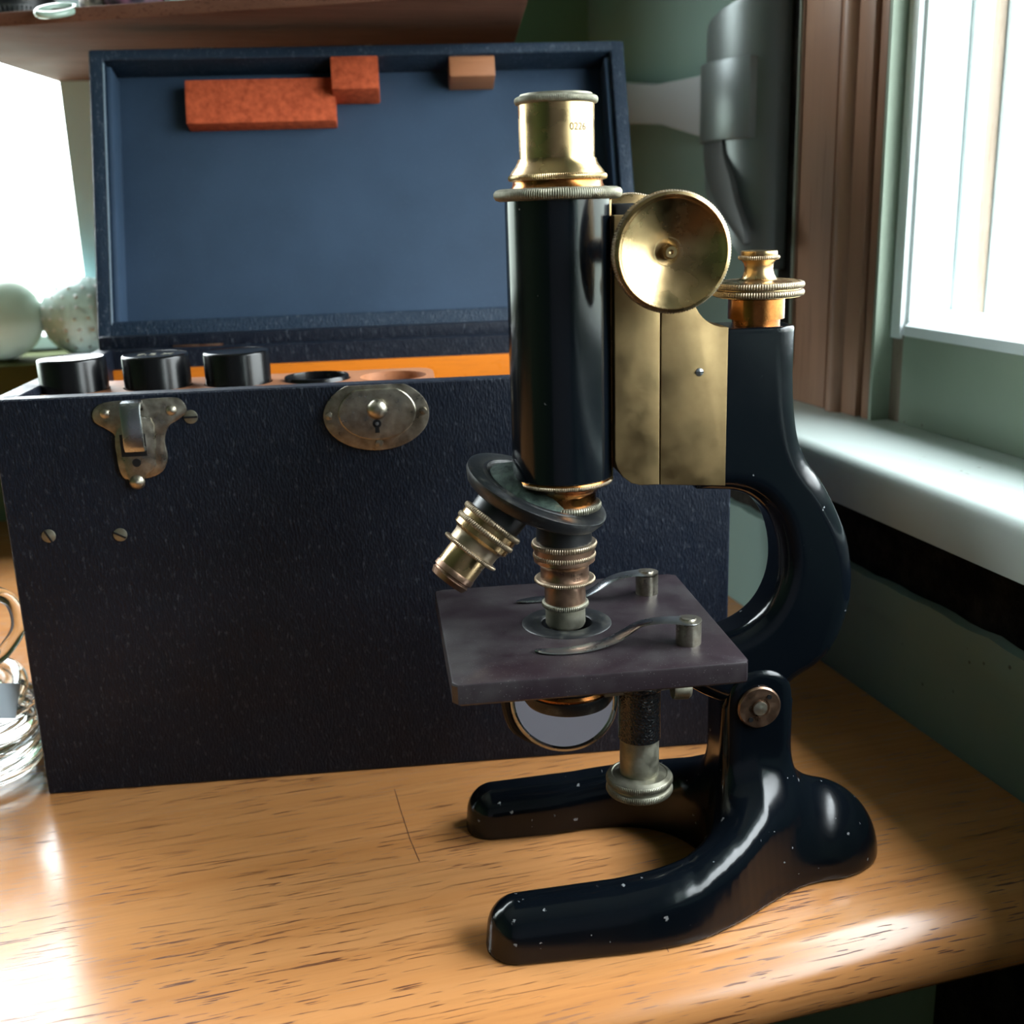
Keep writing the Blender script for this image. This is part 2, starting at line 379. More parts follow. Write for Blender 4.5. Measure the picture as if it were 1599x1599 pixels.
def pane():
    m = bpy.data.materials.new('window_pane_glass'); m.use_nodes = True; n = m.node_tree.nodes; l = m.node_tree.links; n.clear()
    o = n.new('ShaderNodeOutputMaterial'); mx = n.new('ShaderNodeMixShader'); tr = n.new('ShaderNodeBsdfTransparent'); gl = n.new('ShaderNodeBsdfGlossy'); lw = n.new('ShaderNodeLayerWeight'); lw.inputs[0].default_value = 0.5; fr = n.new('ShaderNodeMath'); fr.operation = 'POWER'; fr.inputs[1].default_value = 4.0; l.new(lw.outputs['Facing'], fr.inputs[0])
    gl.inputs['Roughness'].default_value = 0.02; tr.inputs[0].default_value = (0.97, 0.99, 0.98, 1)
    l.new(fr.outputs[0], mx.inputs[0]); l.new(tr.outputs[0], mx.inputs[1]); l.new(gl.outputs[0], mx.inputs[2]); l.new(mx.outputs[0], o.inputs[0]); return m
PANE = pane()
MIRROR = Mat('silvered_mirror', (0.80, 0.80, 0.82, 1), 0.03, 1.0).m
IRON = Mat('grey_cast_metal', lin(112, 118, 118), 0.38, 0.55).m

# ---------------------------------------------------------------- the room
XW, XU, XI = 0.342, 0.392, 0.408          # lower wall, upper wall, window plane
YB, ZF, ZC = 1.106, -0.75, 1.75
XL, YF = -1.9, -2.2
LZ = 0.136                                 # top of the window ledge
WY0, WY1, WZ1 = -0.55, 0.596, 0.72         # right window opening
def struct(o): return tag(o, kind='structure')
struct(MB().box((XL - .1, YF - .1, ZF - .05), (XU + .15, YB + .15, ZF)).build('floor', FLOORWOOD, smooth=0))
struct(MB().box((XL - .1, YF - .1, ZC), (XU + .15, YB + .15, ZC + .05)).build('ceiling', CEIL, smooth=0))
# right wall: thick lower part, a dark slot under the ledge, thinner upper part around the window
m = MB().box((XW, YF, ZF), (XU + .15, YB, 0.066)).box((XU - .02, YF, 0.066), (XU + .15, YB, LZ - .03))
m.box((XU, 0.70, LZ - .03), (XU + .15, YB, ZC)).box((XU, YF, LZ - .03), (XU + .15, WY0, ZC)).box((XU, WY0, WZ1), (XU + .15, 0.70, ZC)).box((XI + .02, WY0, 0.10), (XI + .13, 0.70, LZ + .012))
struct(m.build('wall_right', GREEN, smooth=0))
# black band where the plaster has broken away under the ledge, with a ragged lower lip
bm = bmesh.new(); n = 150; rows = []
for i in range(n + 1):
    y = -1.0 + (0.72 + 1.0) * i / n
    zz = 0.0672 + 0.0006 * math.sin(i * 1.7) + 0.0012 * random.random() + 0.0008 * math.sin(i * .31)
    rows.append((y, zz))
lip = MB().prism([(y, z) for y, z in rows] + [(0.72, 0.050), (-1.0, 0.050)], XW - .0012, XW + .02, 'X')
struct(lip.build('trim_5', GREEN, smooth=0))
struct(MB().box((XW + .006, -1.0, 0.055), (XU, YB, 0.108)).build('trim_1', BLACK_AND_SHADE, smooth=0))
# window ledge
prof = [(0.3265, 0.1085), (0.3262, 0.1150), (0.3258, 0.1245)] + [(0.3258 + .0075 * (1 - math.cos(a)), 0.1285 + .0075 * math.sin(a)) for a in np.linspace(0, PI / 2, 7)] + [(0.36, LZ), (XI + .03, LZ), (XI + .03, 0.1085)]
struct(MB().prism(prof, -0.9, 0.735, 'Y').build('trim_2', PALE, smooth=40))
# brown wooden casing at the far side of the window: flat board, round bead, stepped board
cs = empty('trim_3', (0, 0, LZ)); tag(cs, 'reddish brown wooden window casing', None, None, 'structure')
MB().box((0.3900, 0.6450, 0), (0.410, 0.6900, 1.2), .001).build('flat_board', CASINGWOOD, cs)
MB().lathe([(.0082, 0), (.0082, 1.2)], 24, T(0.3955, 0.6365, 0)).build('bead', CASINGWOOD, cs)
MB().box((0.3925, 0.6120, 0), (0.412, 0.6285, 1.2), .001).build('inner_board', CASINGWOOD, cs)
MB().box((0.3945, 0.6010, 0), (0.413, 0.6085, 1.2), .0008).build('edge_strip', CASINGWOOD, cs)
struct(MB().box((0.4035, 0.6005, LZ), (0.42, 0.7, LZ + 1.2)).build('trim_4', BLACK_AND_SHADE, smooth=0))
struct(MB().box((0.3905, 0.6905, LZ), (0.41, 0.713, LZ + 1.2)).build('gap_shade_strip', BLACK_AND_SHADE, smooth=0))  # dark board whose colour stands in for the shadow gap beside the casing
# right window
w1 = empty('window_1', (0, 0, 0)); tag(w1, 'painted sash window at the right', None, None, 'structure')
MB().box((XI - .001, 0.5965, LZ), (XI + .04, 0.6003, WZ1)).box((XI-.0135, .5975, LZ), (XI - .001, .6003, WZ1)).build('jamb', SASHGREEN, w1)
MB().box((XI - .0035, WY0, LZ), (XI + .03, 0.5835, LZ + .053), .001).build('bottom_rail', SASHGREEN, w1)
z0 = LZ + .053
MB().prism([(XI - .003, z0), (XI - .003, z0 + .006), (XI + .004, z0 + .010), (XI + .02, z0 + .014), (XI + .03, z0 + .014), (XI + .03, z0)], WY0, 0.5835, 'Y', M=None).build('glazing_bead', WHITE, w1)
MB().prism([(0.5965, z0 - .002), (0.5965, WZ1 - .03), (0.587, WZ1 - .03), (0.587, z0 - .002)], XI - .0035, XI + .03, 'X').build('edge_bead', WHITE, w1)
MB().box((XI - .0015, 0.5835, LZ), (XI + .025, 0.5965, z0)).build('bare_wood_end', BARE, w1)
MB().box((XI + .0005, 0.5845, z0), (XI + .044, 0.62, WZ1 - .03), .0008).build('reveal_board', WHITE, w1)
MB().box((XI + .029, 0.581, z0 + .004), (XI + .037, 0.5846, WZ1 - .03), .001).build('reveal_bead', WHITE, w1)
MB().box((XI + .046, 0.588, z0 - .02), (XI + .055, 0.63, WZ1 - .03)).build('outer_stop', BARE, w1)
MB().box((XI + .056, 0.5845, z0 - .02), (XI + .115, 0.63, WZ1 - .03)).build('outer_frame', WHITE, w1)
MB().box((XI, WY0, WZ1 - .05), (XI + .03, 0.59, WZ1)).build('top_rail', WHITE, w1)
MB().box((XI, WY0, z0), (XI + .03, WY0 + .05, WZ1 - .03)).build('stile', WHITE, w1)
MB().box((XI + .005, WY0 + .04, z0), (XI + .0075, 0.5842, WZ1 - .04)).build('pane', PANE, w1, 0)
MB().box((XI + .03, WY0, LZ), (XI + .14, 0.62, LZ + .05)).build('outer_sill', WHITE, w1)
# back wall with the second window at the left
BX0, BX1, BZ0, BZ1 = -1.05, -0.098, 0.155, 1.08
m = MB().box((XL, YB, ZF), (XU + .15, YB + .12, BZ0)).box((XL, YB, BZ1), (XU + .15, YB + .12, ZC)).box((BX1, YB, BZ0), (XU + .15, YB + .12, BZ1)).box((XL, YB, BZ0), (BX0, YB + .12, BZ1))
struct(m.build('wall_back', GREEN_BACK, smooth=0))
struct(MB().box((XL - .05, YF, ZF), (XL, YB, ZC)).build('wall_left', GREEN_BACK, smooth=0))
struct(MB().box((XL, YF - .05, ZF), (XU + .15, YF, ZC)).build('wall_front', paint('lavender_grey_paint', lin(176, 172, 184), lin(164, 160, 172)), smooth=0))
OLIVE = paint('olive_sill_paint', lin(78, 84, 50), lin(68, 74, 44), rough=.9)
OLIVE.node_tree.nodes['Principled BSDF'].inputs['Specular IOR Level'].default_value = 0.05
COOLW = paint('pale_blue_green_paint', lin(200, 232, 242), lin(190, 224, 234))
w2 = empty('window_2', (0, 0, 0)); tag(w2, 'bright window in the back wall', None, None, 'structure')
MB().box((BX1, YB - .012, BZ0), (BX1 + .07, YB + .005, BZ1 + .06), .001).build('casing', COOLW, w2)
MB().box((BX0 - .07, YB - .012, BZ0), (BX0, YB + .005, BZ1 + .06), .001).build('casing', COOLW, w2)
MB().box((BX0, YB + .03, BZ0), (BX1, YB + .06, BZ0 + .012)).build('bottom_rail', WHITE, w2)
MB().box((BX0, YB + .03, BZ1 - .03), (BX1, YB + .06, BZ1)).build('top_rail', WHITE, w2)
MB().box((BX0, YB + .044, BZ0), (BX1, YB + .047, BZ1)).build('pane', PANE, w2, 0)
MB().box((BX0 - .1, 1.015, BZ0 - .022), (BX1 + .09, YB + .04, BZ0), .003).build('sill', OLIVE, w2)
struct(MB().box((XW - .009, -0.9, ZF), (XW - .001, 0.417, -.04)).build('trim_8', BLACK_AND_SHADE, smooth=0))
# ground outside and a bare bush beyond the right window
struct(MB().box((XU + .16, -6, ZF - .4), (9, 6, ZF - .3)).build('ground_outside', paint('pale_concrete', lin(170, 172, 168), lin(150, 154, 150)), smooth=0))

# ---------------------------------------------------------------- table
tb = empty('table', (0, 0, ZF)); tag(tb, 'honey-coloured wooden table with a thick rounded front edge under the microscope', 'table')
TY, TR = 0.307, 0.017
prof = [(YB - .002, 0.0), (0.326 + .02, 0.0)]
pr = [(0.345, 0.0)]
for a in np.linspace(0, PI, 15):
    pass
edge = [(0.3275, 0.0), (0.3225, -0.0006), (0.3180, -0.0022), (0.3140, -0.0048), (0.3108, -0.0085), (0.3090, -0.0130), (0.3086, -0.0175), (0.3095, -0.0220), (0.3120, -0.0255), (0.3160, -0.0275)]
poly = [(YB - .004, 0.0), (0.40, 0.0)] + edge + [(YB - .004, -0.0275)]
MB().prism([(y, z - ZF) for y, z in poly], -1.3, XW - .0008, 'X').build('table_top', TABLEWOOD, tb, 40)
MB().box((-1.25, 0.65, -0.11 - ZF), (XW - .02, 0.675, -0.0275 - ZF), .001).build('apron', TABLEWOOD, tb)
SCR = Mat('dark_scratch', lin(84, 48, 26), .7).m
MB().tube([(.0679, .4843, 0), (.0674, .4657, 0), (.0669, .4381, 0), (.0676, .4193, 0)], .00032, 6, T(0, 0, -ZF - .0002)).build('scratch', SCR, tb)
MB().tube([(.1454, .3380, 0), (.1452, .3320, 0), (.1447, .3290, -.0001)], .00028, 6, T(0, 0, -ZF - .0002)).build('scratch', SCR, tb)
for x, y in ((-1.22, 0.64), (XW - .065, 0.64), (-1.22, YB - .06), (XW - .065, YB - .06)):
    MB().box((x, y, 0), (x + .045, y + .045, -0.0275 - ZF), .003).build('leg', TABLEWOOD, tb)

# ---------------------------------------------------------------- microscope
MA = -0.146099
MO = (0.0680 * math.cos(MA) - 0.4042 * math.sin(MA), 0.0680 * math.sin(MA) + 0.4042 * math.cos(MA), 0)
ms = empty('microscope', MO, MA)
tag(ms, 'antique black and brass microscope standing on the table in front of the case', 'microscope')
def smin(a, b, k):
    h = np.clip(0.5 + 0.5 * (b - a) / k, 0, 1); return b * (1 - h) + a * h - k * h * (1 - h)
def smax(a, b, k): return -smin(-a, -b, k)
def path_sdf(x, y, P, R):
    """2D distance to a polyline with a radius at each point"""
    d = None
    for i in range(len(P) - 1):
        ax_, ay = P[i]; bx_, by_ = P[i + 1]; dx, dy = bx_ - ax_, by_ - ay
        t = np.clip(((x - ax_) * dx + (y - ay) * dy) / (dx * dx + dy * dy), 0, 1)
        q = np.hypot(x - ax_ - t * dx, y - ay - t * dy) - (R[i] + (R[i + 1] - R[i]) * t)
        d = q if d is None else np.minimum(d, q)
    return d
LEGP = catmull([(-.0275, .0428), (-.005, .0428), (.020, .0425), (.038, .0395), (.053, .0320), (.066, .0215), (.076, .010), (.082, 0.0)], 4)
LEGR = list(np.interp(np.linspace(0, 1, len(LEGP)), [0, .5, .8, 1], [.0118, .0125, .0150, .0165]))
def base_sdf(x, y, z):
    ya = np.abs(y)
    h = np.interp(x, [-.04, .01, .04, .06, .075], [.0205, .0225, .026, .032, .038])
    d2 = path_sdf(x, ya, LEGP, LEGR) + (z - .008) * 0.10
    rr = .0105
    q1 = d2 + rr; q2 = z - h + rr
    leg = np.minimum(np.maximum(q1, q2), 0) + np.hypot(np.maximum(q1, 0), np.maximum(q2, 0)) - rr
    # heel dome
    hx = (x - .103) / .0300; hy = y / .0240; hz = z / .0330
    k = np.sqrt(hx ** 2 + hy ** 2 + hz ** 2 + 1e-9)
    heel = (k - 1) * .026
        # pillar
    px_, py_ = np.abs(x - .0755) - .0152, np.abs(y) - (.0140 + .007 * np.clip((.05 - z) / .05, 0, 1) ** 1.5)
    r2 = .0068; a, b = px_ + r2, py_ + r2
    dp = np.minimum(np.maximum(a, b), 0) + np.hypot(np.maximum(a, 0), np.maximum(b, 0)) - r2
    cap = np.where(z > .0765, np.hypot(x - .0755, z - .0765) - .0152, -1)
    dp = smax(dp, cap, .003)
    dp = smax(dp, z - .0925, .002)
    d = smin(smin(leg, dp, .022), heel, .0105)
    # hollow between the legs right under the stage stays open
    hol = np.hypot((x - .022) / 1.15, y) - .0285
    d = smax(d, -hol * .9, .010)
    return smax(d, -z + 0.0003, .0012)
V, Fc = surface_nets(base_sdf, (-.046, -.062, -.003), (.140, .062, .098), .0014)
base = mesh_vf('base', V, Fc, ENAMEL_WORN, ms)
ARM = [(.050, .2340), (.0866, .2340), (.0866, .2072), (.0874, .195), (.0896, .1823), (.0936, .1732), (.0996, .1652), (.1056, .1545), (.1108, .1423), (.1134, .1288), (.1135, .1166), (.1110, .1058), (.1068, .0964), (.1001, .0892), (.0916, .0840), (.085, .078), (.072, .074), (.058, .078), (.046, .086), (.041, .0960), (.048, .103), (.060, .1045), (.0694, .1076), (.0767, .1131), (.0812, .1203), (.0836, .1290), (.0835, .1389), (.0808, .1496), (.0759, .1571), (.0694, .1620), (.0629, .1640), (.050, .1650)]
ARMP = ARM[:2] + catmull(ARM[2:-1], 3) + [ARM[-1]]
ARMN = np.array(ARMP)
def poly_sdf(x, z, P):
    d = np.full(x.shape, 1e9); s = np.ones(x.shape); n = len(P); j = n - 1
    for i in range(n):
        ex, ez = P[j] - P[i]; wx, wz = x - P[i][0], z - P[i][1]
        t = np.clip((wx * ex + wz * ez) / (ex * ex + ez * ez + 1e-18), 0, 1)
        d = np.minimum(d, (wx - ex * t) ** 2 + (wz - ez * t) ** 2)
        c1 = z >= P[i][1]; c2 = z < P[j][1]; c3 = ex * wz > ez * wx
        fl = (c1 & c2 & c3) | (~c1 & ~c2 & ~c3); s = np.where(fl, -s, s); j = i
    return s * np.sqrt(d)
def arm_sdf(x, y, z):
    if x.ndim == 3:
        d2 = poly_sdf(x[:, 0, :], z[:, 0, :], ARMN)[:, None, :] + y * 0
    else: d2 = poly_sdf(x, z, ARMN)
    r = .0078; hh = .0126
    a, b = d2 + r, np.abs(y) - hh + r
    d = np.minimum(np.maximum(a, b), 0) + np.hypot(np.maximum(a, 0), np.maximum(b, 0)) - r
    return smax(d, z - .2255, .0010)
V, Fc = surface_nets(arm_sdf, (.036, -.016, .068), (.118, .016, .230), .0012)
mesh_vf('arm', V, Fc, ENAMEL, ms)
# inclination joint disc
jd = MB().lathe([(0, 0), (.0087, 0), (.0088, .0008), (.0082, .0016), (.0040, .0016), (.0037, .0011), (.0031, .0011), (.0028, .0018), (0, .0020)], 56, along((.0745, -.0142, .0765), (0, -1, 0))).build('joint_disc', BRONZE, ms)
for a in (0.9, 0.9 + PI):
    MB().lathe([(0, 0), (.00095, 0), (.00095, .0004), (0, .0004)], 16, along((.0745 + .0059 * math.cos(a), -.0159, .0765 + .0059 * math.sin(a)), (0, -1, 0))).build('pin_hole', BLACK, jd)
MB().lathe([(0, 0), (.0030, 0), (.0028, .0007), (0, .0010)], 24, along((.0745, -.0158, .0765), (0, -1, 0))).build('axle_end', NICKEL, jd)
# slide plates of the coarse focus
pl = [(.0174, .2666), (.0174, .1795), (.0182, .1765), (.0205, .1728), (.0235, .1704), (.027, .1694), (.0341, .1692), (.0341, .2666)]
MB().prism(pl, -.0128, .0128, 'Y', .0004).build('rack_housing_plate', BRASS_DULL, ms, 30)
nt_ = [(.0345 + .0115 + .013 - .013 * math.cos(a) * 1 - .0, .2392 - .013 * math.sin(a)) for a in np.linspace(.05, PI / 2, 9)]
pr_ = [(.0345, .1692), (.0594, .1672), (.0594, .2262)] + nt_[::-1] + [(.0455, .2440), (.0345, .2440)]
MB().prism(pr_, -.0128, .0128, 'Y', .0003).build('side_plate', BRASS_DULL, ms, 30)
sc_ = MB().lathe([(0, 0), (.0016, 0), (.0014, .0005), (0, .0008)], 20, along((.0488, -.0126, .2105), (0, -1, 0))).build('plate_screw', STEEL, ms)
MB().box((.0474, -.0136, .2103), (.0502, -.01325, .2107)).build('screw_slot', BLACK, sc_)
MB().box((.0150, -.0085, .1712), (.0175, .0085, .2725), .0003).build('rack_bar', BRASS, ms)
MB().box((.0190, -.0085, .2600), (.0300, .0085, .2705), .0012).build('rack_stop', BLACK, ms)
MB().box((.0180, -.0120, .2380), (.0480, .0120, .2660), .0015).build('pinion_box', BRASS_DULL, ms)
# coarse focus knobs
for sgn in (-1, 1):
    kp = [(0, -.014), (.0042, -.014), (.0042, 0), (.010, .0006), (.0185, .0012)]
    M = along((.0333, sgn * .0268, .2541), (0, sgn, 0))
    k = MB().lathe([(0, -.0165), (.0046, -.0165), (.0046, -.001), (.012, 0), (.0192, .0008), (.0197, .0012), (.0197, .0058), (.0188, .0062), (.0186, .0058), (.0182, .0056), (.0177, .0051)] + [(r, .0048 - .0068 * (1 - (r / .0174) ** 1.5)) for r in np.linspace(.0172, .0034, 14)] + [(.0026, -.0018), (.0023, -.0010), (.0023, .0028), (.0019, .0034), (.0008, .0034), (.0005, .0028), (0, .0027)], 96, M)
    ko = k.build('focus_knob', BRASS, ms, 50)
    MB().knurl(.0204, .0012, .0030, 130, .0002, .0003, M, False).knurl(.0204, .0033, .0055, 130, .0002, .0003, M, False).build('knurled_rim', KNURL, ko)
# fine focus
fc = MB().lathe([(0, .2250), (.0089, .2250), (.0089, .2276), (.0104, .2278), (.0104, .2350), (.0098, .2356), (0, .2356)], 64, T(.0740, 0, 0)).build('fine_focus_collar', COPPER, ms)
fw_ = MB().lathe([(0, .2356), (.0155, .2358), (.0155, .2412), (.0140, .2416), (.0078, .2417), (.0066, .2422), (.0058, .2436), (.0052, .2456), (.0054, .2478), (.0064, .2490), (.0066, .2492), (.0066, .2506), (.0068, .2510), (.0066, .2522), (0, .2524)], 80, T(.0745, 0, 0)).build('fine_focus_knob', BRASS, ms, 50)
MB().knurl(.0168, .2360, .2384, 110, .00022, .0004, T(.0745, 0, 0)).knurl(.0168, .2388, .2412, 110, .00022, .0004, T(.0745, 0, 0)).build('knurled_wheel', KNURL, fw_)
MB().knurl(.0076, .2490, .2506, 64, .0002, .0003, T(.0745, 0, 0)).build('knurled_rim', KNURL, fw_)
# body tube, eyepiece
bt = MB().lathe([(.0186, .1722), (.0190, .1726), (.0190, .2730), (.0186, .2734)], 128).build('body_tube', ENAMEL, ms)
MB().lathe([(.0150, .2733), (.0215, .2733)], 96).knurl(.0228, .2722, .2764, 170, .00022, .0009).build('tube_collar', DULLNICK, ms, 40)
MB().lathe([(.0168, .2762), (.0160, .2775), (.0158, .2790), (.0168, .2796)], 96).build('collar_neck', COPPER, ms)
MB().knurl(.0175, .2788, .2812, 150, .0002, .0005).lathe([(.0170, .2808), (.0160, .2824), (.0148, .2838), (.0141, .2852), (.0139, .2862), (.0134, .2863)], 96).build('draw_tube_ring', BRASS, ms, 40)
ep = MB().lathe([(.0133, .2850), (.0133, .3050), (.0128, .3052)], 128).build('eyepiece', BRASS, ms, 40)
MB().knurl(.0146, .3042, .3068, 150, .00022, .0004).lathe([(.0132, .3066), (.0125, .3076), (.0060, .3078), (.0058, .3068), (0, .3068)], 96).build('eyepiece_rim', DULLNICK, ep, 40)
MB().lathe([(0, .3070), (.0056, .3070), (.0030, .3076), (0, .3078)], 32).build('eye_lens', GLASS, ep)
def bent_text(txt, size, r, z, ang0, mat, parent, name='engraving', M=None):
    cu = bpy.data.curves.new(name, 'FONT'); cu.body = txt; cu.size = size; cu.align_x = 'CENTER'; cu.resolution_u = 3
    t = bpy.data.objects.new(name, cu); me = bpy.data.meshes.new_from_object(t)
    bm = bmesh.new(); bm.from_mesh(me)
    for v in bm.verts:
        a = ang0 + v.co.x / r; zz = z + v.co.y; v.co = Vector((r * math.cos(a), r * math.sin(a), zz))
        if M is not None: v.co = M @ v.co
    bm.to_mesh(me); bm.free(); me.materials.append(mat); bpy.data.objects.remove(t)
    o = bpy.data.objects.new(name, me); COL.objects.link(o); o.parent = parent; return o
ENGR = Mat('dark_engraving', lin(34, 26, 18), 0.8, 0.0, 0.1).m
bent_text('0226', .0034, .01338, .2950, -PI / 2 + .42, ENGR, ep)
# cone and revolving nosepiece
cone = [(.0181, .1722), (.0186, .1712), (.0182, .1698), (.0160, .1690), (.0140, .1676), (.0128, .1662), (.0125, .1648), (.0125, .1612), (0, .1610)]
cn = MB().lathe(cone, 96).build('tube_cone', COPPER, ms, 40)
MB().knurl(.0190, .1698, .1716, 170, .0002, .0005).build('cone_rim', KNURL, cn)
MB().knurl(.0145, .1590, .1620, 90, .00035, .0005).build('locking_ring', DULLNICK, ms)
TH, PSI = 0.4194, 0.3858
nax = Vector((-math.sin(TH) * math.cos(PSI), math.sin(TH) * math.sin(PSI), -math.cos(TH))); DC = Vector((-.0093, .0038, .1665))
MN = along(DC, -nax)
ns = MB().lathe([(.006, .0006), (.0180, .0006), (.0200, -.0002), (.0225, .0004), (.0276, .0004), (.0285, .0000), (.0285, -.0016), (.0268, -.0048), (.0245, -.0062), (.010, -.0070), (0, -.0070)], 120, MN).build('nosepiece', BLACKENED, ms, 28)
MB().lathe([(.0195, .0003), (.0180, .0014), (.0150, .0034), (.0105, .0050), (.0060, .0056), (0, .0058)], 80, MN).build('nosepiece_dome', PATINA, ns, 50)
MB().lathe([(.0205, .0000), (.0212, .0009), (.0222, .0007), (.0228, .0002)], 96, MN, close=False).build('nosepiece_ridge', BLACKENED, ns, 50)
AP = Vector((0, 0, .1889)); SL = AP.z; e1 = (Vector((0, 0, -1)) - nax * math.cos(TH)).normalized(); e2 = nax.cross(e1).normalized()
if e2.y > 0: e2 = -e2
def turret_axis(deg):
    p = math.radians(deg); return (math.cos(TH) * nax + math.sin(TH) * (math.cos(p) * e1 + math.sin(p) * e2)).normalized()
def objective(name, axis, kind):
    d = axis; t = lambda z: SL - z             # distance below the apex for a height z on the upright one
    M = along(AP, d)                            # +z points down the objective
    r0 = empty  # noqa
    if kind == 'long':
        body = MB().lathe([(.0100, t(.1520)), (.0100, t(.1455)), (.0118, t(.1450)), (.0118, t(.1385)), (.0100, t(.1372)), (.0094, t(.1360)), (.0094, t(.1318)), (.0098, t(.1312)), (.0080, t(.1298)), (.0080, t(.1215)), (0, t(.1215))], 72, M).build(name, BRONZE, ms, 35)
        MB().knurl(.0127, t(.1462), t(.1438), 84, .00025, .0004, M).knurl(.0122, t(.1420), t(.1396), 84, .00025, .0004, M).build('knurled_grip', KNURL, body)
        MB().knurl(.0119, t(.1316), t(.1300), 90, .00022, .0004, M).build('knurled_flange', KNURL, body)
        MB().knurl(.0092, t(.1218), t(.1198), 70, .0002, .0003, M).lathe([(.0078, t(.1200)), (.0078, t(.1130)), (.0072, t(.1118)), (.0045, t(.1114)), (0, t(.1118))], 64, M).build('lens_tip', DULLNICK, body, 35)
    else:
        body = MB().lathe([(.0100, t(.1550)), (.0100, t(.1455)), (.0118, t(.1450)), (.0118, t(.1385)), (.0100, t(.1372)), (.0096, t(.1360)), (.0096, t(.1325)), (.0080, t(.1312)), (.0080, t(.1228)), (0, t(.1228))], 72, M).build(name, BRASS, ms, 35)
        MB().knurl(.0127, t(.1470), t(.1446), 84, .00025, .0004, M).knurl(.0125, t(.1428), t(.1404), 84, .00025, .0004, M).lathe([(.0102, t(.1400)), (.0114, t(.1390)), (.0102, t(.1376)), (.0097, t(.1360)), (.0097, t(.1325))], 64, M).build('knurled_grip', KNURL, body)
        MB().knurl(.0117, t(.1330), t(.1314), 90, .00022, .0004, M).build('knurled_flange', KNURL, body)
        MB().lathe([(.0081, t(.1236)), (.0083, t(.1230)), (.0083, t(.1214)), (.0076, t(.1210)), (.0076, t(.1204)), (.0080, t(.1200)), (.0072, t(.1180)), (0, t(.1178))], 64, M).build('lens_tip', BRONZE, body, 35)
    return body, M
oa, Ma = objective('objective', (0, 0, -1), 'long')
ob, Mb = objective('objective', turret_axis(120), 'short'); ob['label'] = 'shorter objective swung out to the left'
for zz, tx in ((.1342, '16 mm'), (.1322, '0.25')): bent_text(tx, .0019, .00948, zz, -PI / 2 + .35, ENGR, oa)
# black throat between disc and each objective
MB().lathe([(.0105, SL - .1540), (.0108, SL - .1462), (0, SL - .1462)], 48, along(AP, (0, 0, -1))).lathe([(.0108, SL - .158), (.0104, SL - .1470), (0, SL - .1470)], 48, along(AP, turret_axis(120))).build('nosepiece_socket', BLACK, ns, 40)
# stage
ST = .1123
def rrect(x0, y0, x1, y1, r, n=5):
    out = []
    for cx, cyy, a0 in ((x1 - r, y1 - r, 0), (x0 + r, y1 - r, PI / 2), (x0 + r, y0 + r, PI), (x1 - r, y0 + r, 1.5 * PI)):
        for i in range(n + 1):
            a = a0 + PI / 2 * i / n; out.append((cx + r * math.cos(a), cyy + r * math.sin(a)))
    return out
def plate_hole(outer, hc, hr, z0, z1, bev, mat, name, parent, n=64):
    """flat plate with a round hole: annular fan from the hole to the outline"""
    bm = bmesh.new(); O = []
    for k in range(n):
        a = 2 * PI * k / n; dx, dy = math.cos(a), math.sin(a); best = None
        for i in range(len(outer)):
            p, q = outer[i], outer[(i + 1) % len(outer)]; ex, ey = q[0] - p[0], q[1] - p[1]
            den = dx * ey - dy * ex
            if abs(den) < 1e-12: continue
            t = ((p[0] - hc[0]) * ey - (p[1] - hc[1]) * ex) / den; u = ((p[0] - hc[0]) * dy - (p[1] - hc[1]) * dx) / den
            if t > 0 and -1e-9 <= u <= 1 + 1e-9 and (best is None or t < best): best = t
        O.append((hc[0] + dx * best, hc[1] + dy * best))
    cen = (np.mean([o[0] for o in outer]), np.mean([o[1] for o in outer]))
    sh = lambda p, b: (p[0] - b * np.sign(p[0] - cen[0]) * (abs(p[0] - cen[0]) > 0.9 * abs(max(o[0] for o in outer) - cen[0])), p[1] - b * np.sign(p[1] - cen[1]) * (abs(p[1] - cen[1]) > 0.9 * abs(max(o[1] for o in outer) - cen[1])))
    rings = [[(hc[0] + hr * math.cos(2 * PI * k / n), hc[1] + hr * math.sin(2 * PI * k / n), z0) for k in range(n)], [(hc[0] + hr * math.cos(2 * PI * k / n), hc[1] + hr * math.sin(2 * PI * k / n), z1) for k in range(n)],
             [(*sh(o, bev), z1) for o in O], [(*sh(o, bev * .3), z1 - bev * .3) for o in O], [(*o, z1 - bev) for o in O], [(*o, z0 + bev) for o in O], [(*sh(o, bev), z0) for o in O]]
    vv = [[bm.verts.new(p) for p in r] for r in rings]
    for i in range(len(rings)):
        a, b = vv[i], vv[(i + 1) % len(rings)]
        for k in range(n): bm.faces.new((a[k], b[k], b[(k + 1) % n], a[(k + 1) % n]))
    return MB().bm(bm).build(name, mat, parent, 30)
plate_hole(rrect(-.0485, -.0510, .0578, .0505, .0022), (.0005, 0.0005), .0177, .1040, ST, .0009, BAKELITE, 'stage', ms, 144)
stg = [o for o in ms.children if o.name == 'stage'][0]
MB().lathe([(.0176, .1080), (.0176, ST + .0001), (.0172, ST + .0004), (.0104, ST + .0004), (.0099, ST), (.0099, .1050)], 96, T(.0005, .0005, 0), close=False).build('stage_insert', BLACKENED, stg, 40)
MB().lathe([(.0176, .1046), (.0176, .1052), (0, .1052)], 64, T(.0005, .0005, 0)).build('stage_underplate', BLACK, stg)
